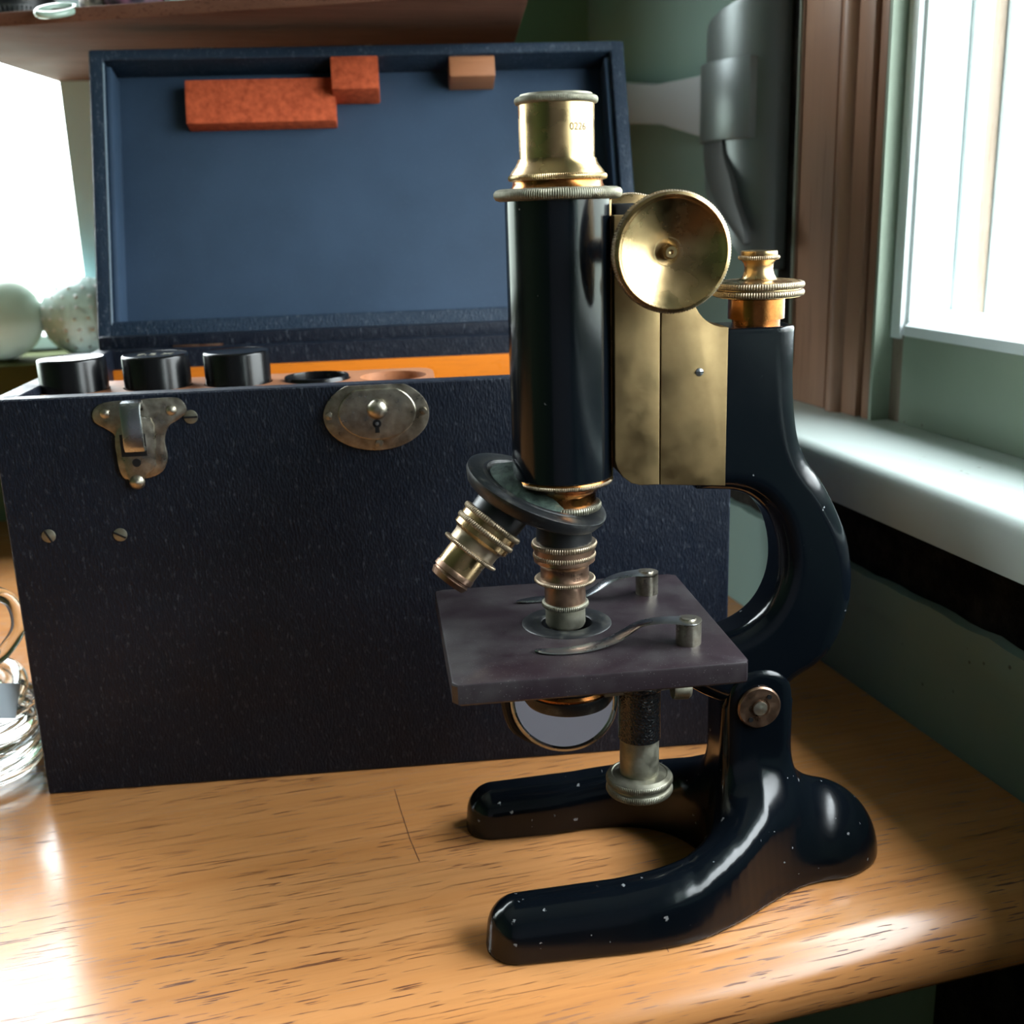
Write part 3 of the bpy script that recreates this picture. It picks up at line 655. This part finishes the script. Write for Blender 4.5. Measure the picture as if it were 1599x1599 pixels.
for s, path, half, post in ((-1, [(.0445, -.0305, .1208), (.0410, -.0300, .1212), (.0350, -.0282, .1213), (.0290, -.0265, .1208), (.0235, -.0250, .1193), (.0185, -.0250, .1166), (.0140, -.0258, .1146), (.0085, -.0268, .1134), (.0020, -.0285, .1129), (-.0060, -.0292, .1128), (-.0120, -.0285, .1129), (-.0160, -.0272, .1130)], [.0022, .0048, .0040, .0036, .0036, .0036, .0036, .0036, .0036, .0032, .0024, .0008], (.0412, -.0292)),
                     (1, [(.0430, .0280, .1208), (.0390, .0278, .1212), (.0330, .0275, .1213), (.0270, .0272, .1206), (.0220, .0268, .1188), (.0175, .0262, .1162), (.0130, .0262, .1142), (.0080, .0268, .1131), (.0010, .0278, .1128), (-.0070, .0280, .1128), (-.0120, .0270, .1129), (-.0160, .0262, .1130)], [.0022, .0048, .0040, .0036, .0036, .0036, .0036, .0036, .0036, .0032, .0024, .0008], (.0395, .0278))):
    pts = catmull([p + (h,) for p, h in zip(path, half)], 4)
    c = MB().strip([p[:3] for p in pts], [p[3] for p in pts], .0007).build('stage_clip', STEEL, ms, 50)
    MB().lathe([(0, ST), (.0047, ST), (.0047, .1206), (0, .1206)], 48, T(*post, 0)).lathe([(0, .1210), (.0048, .1210), (.0048, .1216), (.0028, .1217), (.0026, .1222), (0, .1223)], 48, T(*post, 0)).build('clip_post', NICKEL, c)
# substage: condenser mount, post with adjusting knob, mirror
MB().lathe([(0, .1040), (.0190, .1040), (.0190, .1000), (.0172, .0990), (.0172, .0860), (.0180, .0850), (.0180, .0815), (.0170, .0800), (.0150, .0798), (.0120, .0820), (0, .0820)], 80, T(.0005, 0, 0)).build('condenser', BLACKENED, ms, 35)
MB().lathe([(.0178, .0880), (.0184, .0868), (.0178, .0856)], 80, T(.0005, 0, 0), close=False).build('condenser_ring', COPPER, ms, 50)
MB().prism([(.012, -.016), (.036, -.014), (.046, -.012), (.048, -.006), (.040, .0), (.020, .004), (.010, 0)], .0865, .0905, 'Z', .0005).build('substage_bracket', DULLNICK, ms)
MB().lathe([(0, 0), (.0042, 0), (.0045, .0010), (.0045, .0060), (.0036, .0072), (0, .0072)], 32, along((.0405, -.010, .0855), (1, 0, -.05))).build('bracket_screw', DULLNICK, ms)
sp_ = MB().lathe([(0, .0500), (.0078, .0500), (.0078, .0668), (0, .0668)], 64, T(.0272, -.010, 0)).build('substage_post', DULLNICK, ms, 40)
MB().lathe([(0, .0660), (.0084, .0660), (.0084, .0866), (.0096, .0880), (.0096, .0905), (0, .0905)], 64, T(.0272, -.010, 0)).build('crinkle_sleeve', CRINKLE, sp_, 40)
MB().knurl(.0134, .0420, .0454, 110, .00025, .0006, T(.0272, -.010, 0)).knurl(.0134, .0462, .0496, 110, .00025, .0006, T(.0272, -.010, 0)).lathe([(.0122, .0450), (.0122, .0468)], 64, T(.0272, -.010, 0)).lathe([(.0126, .0495), (.0112, .0503), (.0108, .0500), (.0085, .0506), (0, .0506)], 64, T(.0272, -.010, 0)).build('adjusting_knob', DULLNICK, sp_, 40)
MD = along((.0022, .0215, .0695), (-.16, -1, .12)) @ Matrix.Scale(1.045, 4)
mr = MB().lathe([(.0196, -.003), (.0208, -.0034), (.0217, -.0026), (.0219, .0000), (.0214, .0008), (.0203, .0010), (.0198, .0004), (.0196, -.001)], 96, MD, close=False).lathe([(0, -.0035), (.0200, -.0035), (.0210, -.0030)], 64, MD).build('mirror_ring', STEEL, ms, 50)
MB().lathe([(0, -.0004), (.0198, .0000), (.0198, -.0012), (0, -.0012)], 80, MD).build('mirror_glass', MIRROR, mr, 40)
MB().tube(catmull([(-.0225, .026, .0720), (-.017, .028, .054), (0.003, .029, .0455), (.020, .028, .056), (.0260, .020, .072), (.0290, .004, .085)], 6), .0022, 10, None, 1.0).build('mirror_fork', BLACK, mr)

# ---------------------------------------------------------------- instrument case
BA = -0.170775
B0 = (-0.184, 0.5095)
BO = (B0[0] * math.cos(BA) - B0[1] * math.sin(BA), B0[0] * math.sin(BA) + B0[1] * math.cos(BA), 0)
bc = empty('instrument_case', BO, BA)
tag(bc, 'blue-black leatherette microscope case with its lid open, behind the microscope', 'case')
BW, BD, BH = 0.339, 0.193, 0.1947
WT = .0105
MB().box((0, 0, 0), (BW, WT, BH), .0018, 3).build('front_panel', LEATHER, bc)
MB().box((0, BD - WT, 0), (BW, BD, BH), .0018, 3).build('back_panel', LEATHER, bc)
MB().box((0, WT * .6, 0), (WT, BD - WT * .6, BH), .0014, 3).build('side_panel', LEATHER, bc)
MB().box((BW - WT, WT * .6, 0), (BW, BD - WT * .6, BH), .0014, 3).build('side_panel', LEATHER, bc)
MB().box((WT, WT, .001), (BW - WT, BD - WT, .010)).build('bottom_panel', LINEWOOD, bc)
MB().box((WT, BD - WT - .004, .010), (BW - WT, BD - WT, .1828), .0005).build('back_lining', LINEWOOD, bc)
MB().box((BW - WT - .004, WT, .010), (BW - WT, BD - WT - .004, .1828), .0005).build('side_lining', LINEWOOD, bc)
CAPX = [.0235, .0635, .1025, .1410, .1790]; CAPY = .052; HR = .0166; HZ = .1905
# holder with five holes (each cell a plate with its hole), rounded right end
hb = MB()
xs = [WT + .0003] + [(CAPX[i] + CAPX[i + 1]) / 2 for i in range(4)] + [.1995]
for i in range(5):
    if i < 4: oc = [(xs[i], .030), (xs[i + 1], .030), (xs[i + 1], .078), (xs[i], .078)]
    else: oc = [(xs[4], .030), (.190, .030), (.1962, .0325), (.1988, .038), (.1995, .046), (.1995, .062), (.1988, .070), (.1962, .0755), (.190, .078), (xs[4], .078)]
    n = 48; hc = (CAPX[i], CAPY); Os = []
    oc2 = oc
    for k in range(n):
        a = 2 * PI * k / n; dx, dy = math.cos(a), math.sin(a); best = 9
        for j in range(len(oc2)):
            p, q = oc2[j], oc2[(j + 1) % len(oc2)]; ex, ey = q[0] - p[0], q[1] - p[1]; den = dx * ey - dy * ex
            if abs(den) < 1e-12: continue
            t = ((p[0] - hc[0]) * ey - (p[1] - hc[1]) * ex) / den; u = ((p[0] - hc[0]) * dy - (p[1] - hc[1]) * dx) / den
            if t > 0 and -1e-6 <= u <= 1 + 1e-6: best = min(best, t)
        Os.append((hc[0] + dx * best, hc[1] + dy * best))
    v = []; f = []
    for (r, z) in ((HR, .150), (HR, HZ)): v += [(hc[0] + r * math.cos(2 * PI * k / n), hc[1] + r * math.sin(2 * PI * k / n), z) for k in range(n)]
    v += [(*p, HZ) for p in Os]; v += [(*p, .150) for p in Os]
    for rr in range(3): f += [(rr * n + k, rr * n + (k + 1) % n, (rr + 1) * n + (k + 1) % n, (rr + 1) * n + k) for k in range(n)]
    hb.add(v, f)
hb.build('holder_block', BLOCKWOOD, bc, 30)
MB().box((WT, .030, .145), (.1995, .078, .1505)).build('holder_base', BLOCKWOOD, bc)
MB().box((WT, WT, .150), (.1995, .030, HZ)).build('holder_rail', BLOCKWOOD, bc)
# lid: a shallow tray leaning back from the hinge
LA = math.atan2(.172, .063)     # slope of the lid's rim plane
Mlid = Matrix(((1, 0, 0, 0), (0, math.cos(LA), math.sin(LA), .1935), (0, math.sin(LA), -math.cos(LA), .2000), (0, 0, 0, 1)))
# local lid axes: x along the hinge, y up the lid, z = depth away from the opening
LW, LH, LD, RT = .3385, .1845, .034, .0092
lid = MB().box((0, 0, LD - .006), (LW, LH, LD), .0015, 3, Mlid).build('lid', LEATHER, bc)
for a, b in (((0, 0, 0), (RT, LH, LD - .004)), ((LW - RT, 0, 0), (LW, LH, LD - .004)), ((RT * .7, 0, 0), (LW - RT * .7, RT + .002, LD - .004)), ((RT * .7, LH - RT + .002, 0), (LW - RT * .7, LH, LD - .004))):
    MB().box(a, b, .0018, 3, Mlid).build('lid_rim', LEATHER_LID, lid)
MB().box((RT - .001, RT, LD - .0105), (LW - RT + .001, LH - RT + .003, LD - .006), .001, 2, Mlid).build('lid_lining', LINING, lid)
MB().box((RT, RT, .004), (RT + .0035, LH - RT, LD - .008), .0012, 2, Mlid).build('lid_side_lining', LINING, lid)
MB().box((LW - RT - .0035, RT, .004), (LW - RT, LH - RT, LD - .008), .0012, 2, Mlid).build('lid_side_lining', LINING, lid)
PZ = LD - .0105
MB().box((RT - .0006, RT, -.0003), (RT + .0001, LH - RT, .0010), 0, 1, Mlid).build('worn_edge', Mat('worn_grey_edge', lin(120, 136, 150), .6).m, lid)
BLK = [((.0560, .1400), (.1505, .1690), .0125, CORK, 'long brick-red cork strip in the lid'), ((.1490, .1560), (.1790, .1790), .0225, CORK, 'square brick-red cork block beside the strip'), ((.2245, .1640), (.2540, .1785), .0200, BLOCKWOOD, 'small pale wooden block in the lid')]
for (a, b, th, mt, lb) in BLK:
    o = MB().box((a[0], a[1], PZ - th), (b[0], b[1], PZ), .0012, 2, Mlid).build('padding_block', mt, lid); o['label'] = lb
for x0, x1 in ((.046, .076), (.262, .292)):
    h = MB().box((x0, BD - .0085, BH - .0002), (x1, BD + .0012, BH + .0012), .0003).tube([(x0, BD - .0002, BH + .0022), (x1, BD - .0002, BH + .0022)], .0021, 12).build('hinge', BRONZE, bc)
for x0 in (.0700, .170):
    MB().box((x0 - .006, LH - .0005, .004), (x0 + .006, LH + .0022, .012), .0004, 1, Mlid).build('catch', NICKEL, lid)
MB().box((.002, BD - .006, BH - .002), (BW - .002, BD + .0005, BH + .0075), .001).build('hinge_cloth', LEATHER, bc)
# front hardware
def screw(x, z, r, ang, parent, y=0.0):
    s_ = MB().lathe([(0, 0), (r, 0), (r * .95, .0005), (r * .6, .0008), (0, .0009)], 24, along((x, y, z), (0, -1, 0))).build('screw', DULLNICK, parent)
    R = Matrix.Rotation(ang, 4, 'Y'); MB().box((-r * .95, -.0012, -r * .13), (r * .95, -.0006, r * .13), 0, 1, T(x, y, z) @ R).build('screw_slot', BLACK, s_)
for x, z, a in ((.0179, .1311, 1.1), (.0498, .1298, .5), (.0873, .1832, 0.0)): screw(x, z, .0032, a, bc)
la = empty('latch', (0, 0, 0), 0, bc)
out = catmull([(.0500, .1915), (.0450, .1880), (.0452, .1830), (.0500, .1795), (.0535, .1755), (.0530, .1640), (.0545, .1572), (.0575, .1560), (.0650, .1560), (.0722, .1588), (.0752, .1650), (.0748, .1730), (.0772, .1795), (.0820, .1825), (.0858, .1860), (.0845, .1905), (.0800, .1925), (.0640, .1922)], 4, True)
lp = MB().prism(out, -.0012, .0003, 'Y', .0003).build('latch_plate', NICKEL, la, 40)
tong = catmull([(.0548, .1790), (.0700, .1840), (.0700, .1650), (.0690, .1610), (.0650, .1575), (.0632, .1545), (.0605, .1520), (.0578, .1530), (.0572, .1562), (.0545, .1590), (.0535, .1640)], 4, True)
MB().prism(tong, -.0026, -.0011, 'Y', .0003).build('latch_lever', NICKEL, lp, 40)
MB().box((.0556, -.0030, .1668), (.0668, -.0025, .1770)).build('lever_window', BLACK, lp)
MB().lathe([(0, 0), (.0019, 0), (.0019, .0003), (0, .0003)], 24, along((.0617, -.0025, .1638), (0, -1, 0))).build('lever_hole', BLACK, lp)
MB().prism([(-.0012, .1922), (-.0052, .1915), (-.0068, .1890), (-.0072, .1720), (-.0060, .1695), (-.0030, .1690), (-.0030, .1712), (-.0048, .1725), (-.0048, .1880), (-.0012, .1895)], .0578, .0668, 'X', .0006).build('hasp', STEEL, lp, 40)
MB().lathe([(0, 0), (.0036, 0), (.0033, .0010), (.0020, .0021), (0, .0026)], 28, along((.0607, -.0018, .1548), (0, -1, 0))).build('thumb_dimple', NICKEL, lp)
for x in (.0502, .0792): MB().lathe([(0, 0), (.0024, 0), (.0020, .0010), (.0010, .0016), (0, .0018)], 24, along((x, -.0012, .1868), (0, -1, 0))).build('rivet', NICKEL, lp)
lk = empty('lock', (0, 0, 0), 0, bc)
cx0, cz0 = .1708, .1800
ov = [(cx0 + .0242 * math.cos(a), min(cz0 + .0002 + .0165 * math.sin(a), .1941)) for a in np.linspace(0, 2 * PI, 64, endpoint=False)]
lo_ = MB().prism(ov, -.0012, .0003, 'Y', .0004).build('lock_plate', NICKEL, lk, 40)
ov2 = [(cx0 + .0004 + .0178 * math.cos(a), max(min(cz0 + .0015 + .0128 * math.sin(a), .1925), .1)) for a in np.linspace(0, 2 * PI, 64, endpoint=False)]
MB().prism(ov2, -.0026, -.0010, 'Y', .0007, 3).build('lock_face', NICKEL, lo_, 40)
MB().lathe([(0, 0), (.0030, 0), (.0026, .0012), (.0040, .0024), (.0047, .0042), (.0044, .0062), (.0030, .0078), (.0012, .0084), (0, .0085)], 32, along((cx0 + .0006, -.0025, .1838), (0, -1, 0))).build('lock_knob', NICKEL, lo_, 60)
MB().prism([(cx0 + .0020 * math.cos(a), .1765 + .0020 * math.sin(a)) for a in np.linspace(-1.1, PI + 1.1, 18)] + [(cx0 - .0011, .1722), (cx0 + .0011, .1722)], -.0029, -.0025, 'Y').build('keyhole', BLACK, lo_)
MB().lathe([(0, 0), (.0009, 0), (.0007, .0008), (0, .0009)], 12, along((cx0, -.0028, .1765), (0, -1, 0))).build('keyhole_pin', STEEL, lo_)
for x, z in ((.1492, .1808), (.1922, .1812), (.1712, .1672)):
    s_ = MB().lathe([(0, 0), (.0019, 0), (.0016, .0008), (0, .0012)], 20, along((x, -.0012, z), (0, -1, 0))).build('lock_screw', NICKEL, lo_)

# black turned cases standing in the holder
def to_world(x, y, z=0): return (BO[0] + x * math.cos(BA) - y * math.sin(BA), BO[1] + x * math.sin(BA) + y * math.cos(BA), z)
labs = ['black eyepiece canister at the left end of the case, its top shining white', 'black eyepiece canister second from left, with scratched marks on its lid', 'black eyepiece canister third from left, beside the empty black hole']
prof = [(0, .1510), (.0160, .1510), (.0160, .2052), (.0157, .2060), (.0150, .2064), (.0146, .2062), (0, .2062)]
for i in range(3):
    p = to_world(CAPX[i], CAPY, 0)
    c = MB().lathe([(r, z - .1510) for r, z in prof], 72).build('eyepiece_canister', BLACKGLOSS, None, 40)
    c.location = (p[0], p[1], .1510); c.rotation_euler = (0, 0, BA)
    tag(c, labs[i], 'canister', 'eyepiece canisters in the case')
    if i == 1:
        cu = bpy.data.curves.new('lid_mark', 'FONT'); cu.body = '7.5 X'; cu.size = .008; cu.align_x = 'CENTER'; cu.extrude = .00005
        t = bpy.data.objects.new('lid_mark', cu); me = bpy.data.meshes.new_from_object(t); bpy.data.objects.remove(t)
        me.materials.append(DULLNICK); o = bpy.data.objects.new('lid_mark', me); COL.objects.link(o); o.parent = c; o.location = (0, -.003, .0553)
p = to_world(CAPX[3], CAPY, 0)
c = MB().lathe([(0, 0), (.0160, 0), (.0160, .0408), (.0156, .0414), (.0148, .0414), (.0146, .0404), (.0146, .003), (0, .003)], 72).build('eyepiece_canister', BLACKGLOSS, None, 40)
c.location = (p[0], p[1], .1510); tag(c, 'open black canister sunk flush in the fourth hole of the case', 'canister', 'eyepiece canisters in the case')

# ---------------------------------------------------------------- corner shelf and the things on it
SZ = .388
sh = [(-.163, .832), (.199, .657), (.303, 1.104), (-.100, 1.104)]
shf = MB().prism(sh, SZ, SZ + .0085, 'Z', .0012).build('shelf', SHELFWOOD, None, 30)
tag(shf, 'dark brown wooden board shelf above the open case lid', 'shelf')
ST2 = SZ + .0085
cp = empty('lens_cap', (-.098, .838, ST2)); tag(cp, 'dark ribbed round cap at the left end of the wooden shelf', 'cap')
MB().lathe([(0, 0), (.030, 0), (.030, .006), (0, .006)], 48).knurl(.0305, .0004, .0056, 70, .0007, .0004).build('ribbed_band', BLACKENED, cp, 40)
MB().lathe([(.027, .006), (.0262, .0120), (.020, .0160), (.018, .0162), (0, .0162)], 48, T(.002, 0, 0)).build('cap_body', BLACKENED, cp, 40)
gr = MB()
pts = [(.0125 * math.cos(a), .0075 * math.sin(a), 0.0) for a in np.linspace(0, 2 * PI, 41)]
gr.tube(pts, .0021, 10); g = gr.build('glass_loop', Mat('pale_green_glass', lin(150, 172, 160), .12, 0, .5, .4).m, None, 60)
g.location = (-.066, .7825, ST2 - .0018); g.rotation_euler = (.35, -.25, .55); tag(g, 'pale green glass loop hanging over the shelf edge', 'ornament')
def lumps(name, c, r, mat, label, cat, n=16, amp=.25, seed=1, sc=(1, 1, 1)):
    rnd = random.Random(seed); bm = bmesh.new(); bmesh.ops.create_icosphere(bm, subdivisions=3, radius=r)
    ph = [(rnd.uniform(60, 240), rnd.uniform(0, 6), Vector((rnd.uniform(-1, 1), rnd.uniform(-1, 1), rnd.uniform(-1, 1))).normalized()) for _ in range(6)]
    for v in bm.verts:
        d = sum(math.sin(k * v.co.dot(a) + p) for k, p, a in ph) / 6; v.co *= 1 + amp * d
        v.co = Vector((v.co.x * sc[0], v.co.y * sc[1], max(v.co.z * sc[2], -r * .55)))
    o = MB().bm(bm).build(name, mat, None, 25); o.location = (c[0], c[1], c[2] + r * .55); return tag(o, label, cat)
SHELLM = Mat('grey_brown_shell', lin(132, 120, 108), .5); SHELLM.set('Base Color', SHELLM.ramp(SHELLM.noise(160, 5), [(.35, lin(70, 66, 62)), (.7, lin(178, 166, 150))]))
lumps('seashell', (-.043, .812, ST2), .015, SHELLM.m, 'crumpled grey-brown shell behind the glass loop on the shelf', 'shell', seed=3, amp=.4)
PURP = Mat('dull_purple_stone', lin(96, 64, 84), .3); PURP.set('Base Color', PURP.ramp(PURP.noise(120, 4), [(.35, lin(50, 44, 56)), (.7, lin(134, 92, 112))]))
lumps('purple_stone', (-.018, .800, ST2), .017, PURP.m, 'dull purple stone on the wooden shelf', 'stone', seed=5, amp=.3, sc=(1.25, 1, .9))
lumps('teal_stone', (.0065, .792, ST2), .0085, Mat('pale_teal_glass', lin(150, 196, 190), .15, 0, .5, .4).m, 'small pale teal glass pebble beside the purple stone', 'stone', seed=8, amp=.15)
tu = MB().lathe([(0, 0), (.0125, 0), (.0140, .004), (.0150, .045), (.0140, .045), (.0130, .005), (0, .004)], 48).build('glass_tumbler', GLASS, None, 40)
tu.location = (.028, .784, ST2); tag(tu, 'small clear glass tumbler on the wooden shelf', 'glass')
CER = Mat('white_ceramic', lin(214, 220, 220), .2, 0, .5, .4).m
di = MB().lathe([(0, 0), (.0170, 0), (.0185, .003), (.0225, .018), (.0215, .018), (.0175, .004), (0, .003)], 56).build('ceramic_dish', CER, None, 40)
di.location = (.069, .772, ST2); tag(di, 'white ceramic dish near the middle of the wooden shelf', 'dish')
di = MB().lathe([(0, 0), (.0085, 0), (.0110, .004), (.0105, .020), (.0070, .026), (.0062, .025), (.0095, .019), (.0100, .005), (0, .003)], 40).build('ceramic_jar', CER, None, 40)
di.location = (.105, .752, ST2); tag(di, 'small pale jar right of the white dish on the shelf', 'jar')

# ---------------------------------------------------------------- glass balls on the back window sill
FROST = Mat('frosted_pale_glass', lin(176, 190, 172), .3, 0, .5, .5, .1, trans=.2, ior=1.3).m
bl = MB().lathe([(.0365 * math.sin(a), -.0365 * math.cos(a)) for a in np.linspace(0, PI, 40)], 64).build('glass_ball', FROST, None, 60)
bl.location = (-.1685, 1.063, .155 + .0365); tag(bl, 'cloudy pale glass ball with a yellow patch at the left on the window sill', 'glass ball', 'glass balls on the window sill')
yb = MB().lathe([(.0372 * math.sin(a), -.0372 * math.cos(a)) for a in np.linspace(0, .75, 14)], 40, along((0, 0, 0), (.85, .35, .62)), close=False).build('yellow_patch', Mat('yellow_glass', lin(206, 200, 60), .3, 0, .5, .3).m, bl, 60)
bb = MB().lathe([(.0345 * math.sin(a), -.0345 * math.cos(a)) for a in np.linspace(0, PI, 40)], 64).build('glass_ball', GLASS_BUB, None, 60)
bb.location = (-.1015, 1.063, .155 + .0345); tag(bb, 'clear glass ball full of small bubbles behind the case corner', 'glass ball', 'glass balls on the window sill')
m = MB(); bmb = bmesh.new(); bmesh.ops.create_icosphere(bmb, subdivisions=2, radius=1); iv = [v.co.copy() for v in bmb.verts]; bmb.verts.index_update(); fi = [[v.index for v in f.verts] for f in bmb.faces]; bmb.free()
rnd = random.Random(4)
for i in range(9):
    th = PI * (.14 + .72 * i / 8); nn_ = max(4, int(19 * math.sin(th)))
    for k in range(nn_):
        a = 2 * PI * (k + .5 * (i % 2)) / nn_; R = .0343; c = Vector((R * math.sin(th) * math.cos(a), R * math.sin(th) * math.sin(a), R * math.cos(th))); rr = rnd.uniform(.0012, .0017)
        m.add([c + v * rr for v in iv], fi)
o = m.build('bubbles', Mat('bubble_glint_white', lin(244, 250, 250), .2, 0, .5, .5).m, bb, 60); o['kind'] = 'stuff'  # white colour put in for window light refracted by the bubbles

# ---------------------------------------------------------------- clear glass sculpture at the left of the case
m = MB()
gp = [(0, 0)] + [(.0335 + .0022 * math.sin(z * 1150) + .004 * math.sin(z * 70), z + .001) for z in np.linspace(0, .034, 30)] + [(.030, .042), (.022, .050), (.0165, .060), (.0185, .070), (.0250, .080), (.0270, .090), (.0240, .101), (.015, .109), (0, .112)]
m.lathe(gp, 64); fg = m.build('glass_figure', GLASS, None, 60); fg.location = (-.1375, .5745, 0.0004)
tag(fg, 'clear rippled glass figure standing on the table left of the case', 'glass ornament')
MB().tube(catmull([(.0215, -.010, .098), (.034, -.012, .092), (.036, -.012, .078), (.028, -.012, .066), (.0185, -.012, .058), (.024, -.014, .046), (.0335, -.012, .036)], 6), .0036, 14).build('glass_handle', GLASS, fg, 60)
MB().tube([(.0300 * math.cos(a), .0300 * math.sin(a), .042 + .004 * math.sin(a * 2)) for a in np.linspace(0, 2 * PI, 49)], .0042, 12).build('glass_coil', GLASS, fg, 60)
MB().tube([(.0345 * math.cos(a), .0345 * math.sin(a), .0100 + .003 * math.sin(a + 1)) for a in np.linspace(0, 2 * PI, 49)], .0052, 12).build('glass_coil', GLASS, fg, 60)
lb = MB().box((-.013, -.0004, -.0085), (.013, .0, .0085)).build('paper_label', Mat('bluish_white_paper', lin(168, 184, 196), .7).m, fg)
lb.location = (.0225, -.0325, .049); lb.rotation_euler = (-.12, .35, .55)

# ---------------------------------------------------------------- grey metal bracket on the right wall
K = .378 / .37
def yz(y, z): return (y * K, .27 + (z - .27) * K)
LEFT = [(.702, .430), (.708, .3957), (.737, .389), (.778, .378), (.7855, .359), (.786, .3160), (.770, .3150), (.766, .2999), (.752, .2814), (.734, .263), (.714, .246), (.704, .235), (.698, .224)]
LE = [yz(*p) for p in LEFT]; zs = [p[1] for p in LE][::-1]; ys = [p[0] for p in LE][::-1]
br = empty('wall_bracket', (0.388, .72, .30)); tag(br, 'grey cast metal bracket with a flared upright plate on the green wall beyond the microscope', 'bracket')
v = []; f = []; nz, na = 60, 20
for i in range(nz + 1):
    z = .224 + (.425 - .224) * i / nz; yl = float(np.interp(z, zs, ys)); yr = .704
    for k in range(na + 1):
        a = PI * k / na; yy = (yl + yr) / 2 + (yl - yr) / 2 * math.cos(a)
        mid = (.684 + .80) / 2; dd = .030 * math.sqrt(max(0, 1 - ((yy - .748) / .0445) ** 2)) if abs(yy - .748) < .0445 else 0
        v.append((-dd - .001, yy - .72, z - .30))
    for k in range(na + 1):
        yy = yl + (yr - yl) * k / na; v.append((.0035, yy - .72, z - .30))
W_ = 2 * (na + 1)
for i in range(nz):
    for k in range(na): f.append((i * W_ + k, i * W_ + k + 1, (i + 1) * W_ + k + 1, (i + 1) * W_ + k)); f.append((i * W_ + na + 1 + k, i * W_ + na + 2 + k, (i + 1) * W_ + na + 2 + k, (i + 1) * W_ + na + 1 + k))
    f.append((i * W_ + na, i * W_ + 2 * na + 1, (i + 1) * W_ + 2 * na + 1, (i + 1) * W_ + na)); f.append((i * W_, i * W_ + na + 1, (i + 1) * W_ + na + 1, (i + 1) * W_))
MB().add(v, f).build('upright_plate', IRON, br, 50)
m = MB(); cl = []
for k in range(25):
    a = PI * .78 * (k / 24); cl.append((-.0345 * math.sin(a) - .001, .748 - .72 + (.0475) * math.cos(a)))
m.prism(cl + [(.002, -.008), (.002, .0755)], .3105 - .30, .3625 - .30, 'Z', .001).build('collar', IRON, br, 40)
AR = [yz(.750, .3125), yz(.775, .3147), yz(.85, .3290), yz(.938, .3366), yz(1.02, .338), yz(1.02, .3700), yz(.9528, .3715), yz(.863, .3600), yz(.785, .3575), yz(.750, .3590)]
MB().prism([(a - .72, b - .30) for a, b in AR], -.020, -.004, 'X', .0015).build('bracket_arm', Mat('pale_grey_metal', lin(172, 174, 178), .45, .2).m, br, 40)
FL = catmull([yz(.786, .3160), yz(.788, .300), yz(.779, .2814), yz(.760, .263), yz(.736, .248), yz(.720, .240), yz(.722, .252), yz(.736, .270), yz(.746, .288), yz(.756, .302), yz(.762, .3160)], 4, True)
MB().prism([(a * .9475 - .72, .27 + (b - .27) * .9475 - .30) for a, b in FL], -.0320, -.0270, 'X', .001).build('lower_flap', Mat('dark_grey_metal', lin(78, 80, 80), .5, .3).m, br, 40)
MB().lathe([(0, 0), (.010, 0), (.009, .003), (0, .004)], 24, along((-.002, 1.02 - .72 + .01, .358 - .30), (-1, 0, 0))).build('fixing_boss', IRON, br)
MB().lathe([(.0012, 0), (.0012, 1.0)], 10, T(0.388, .688, .16)).build('trim_7', Mat('grey_cable', lin(120, 124, 112), .5).m, None, 60)['kind'] = 'structure'
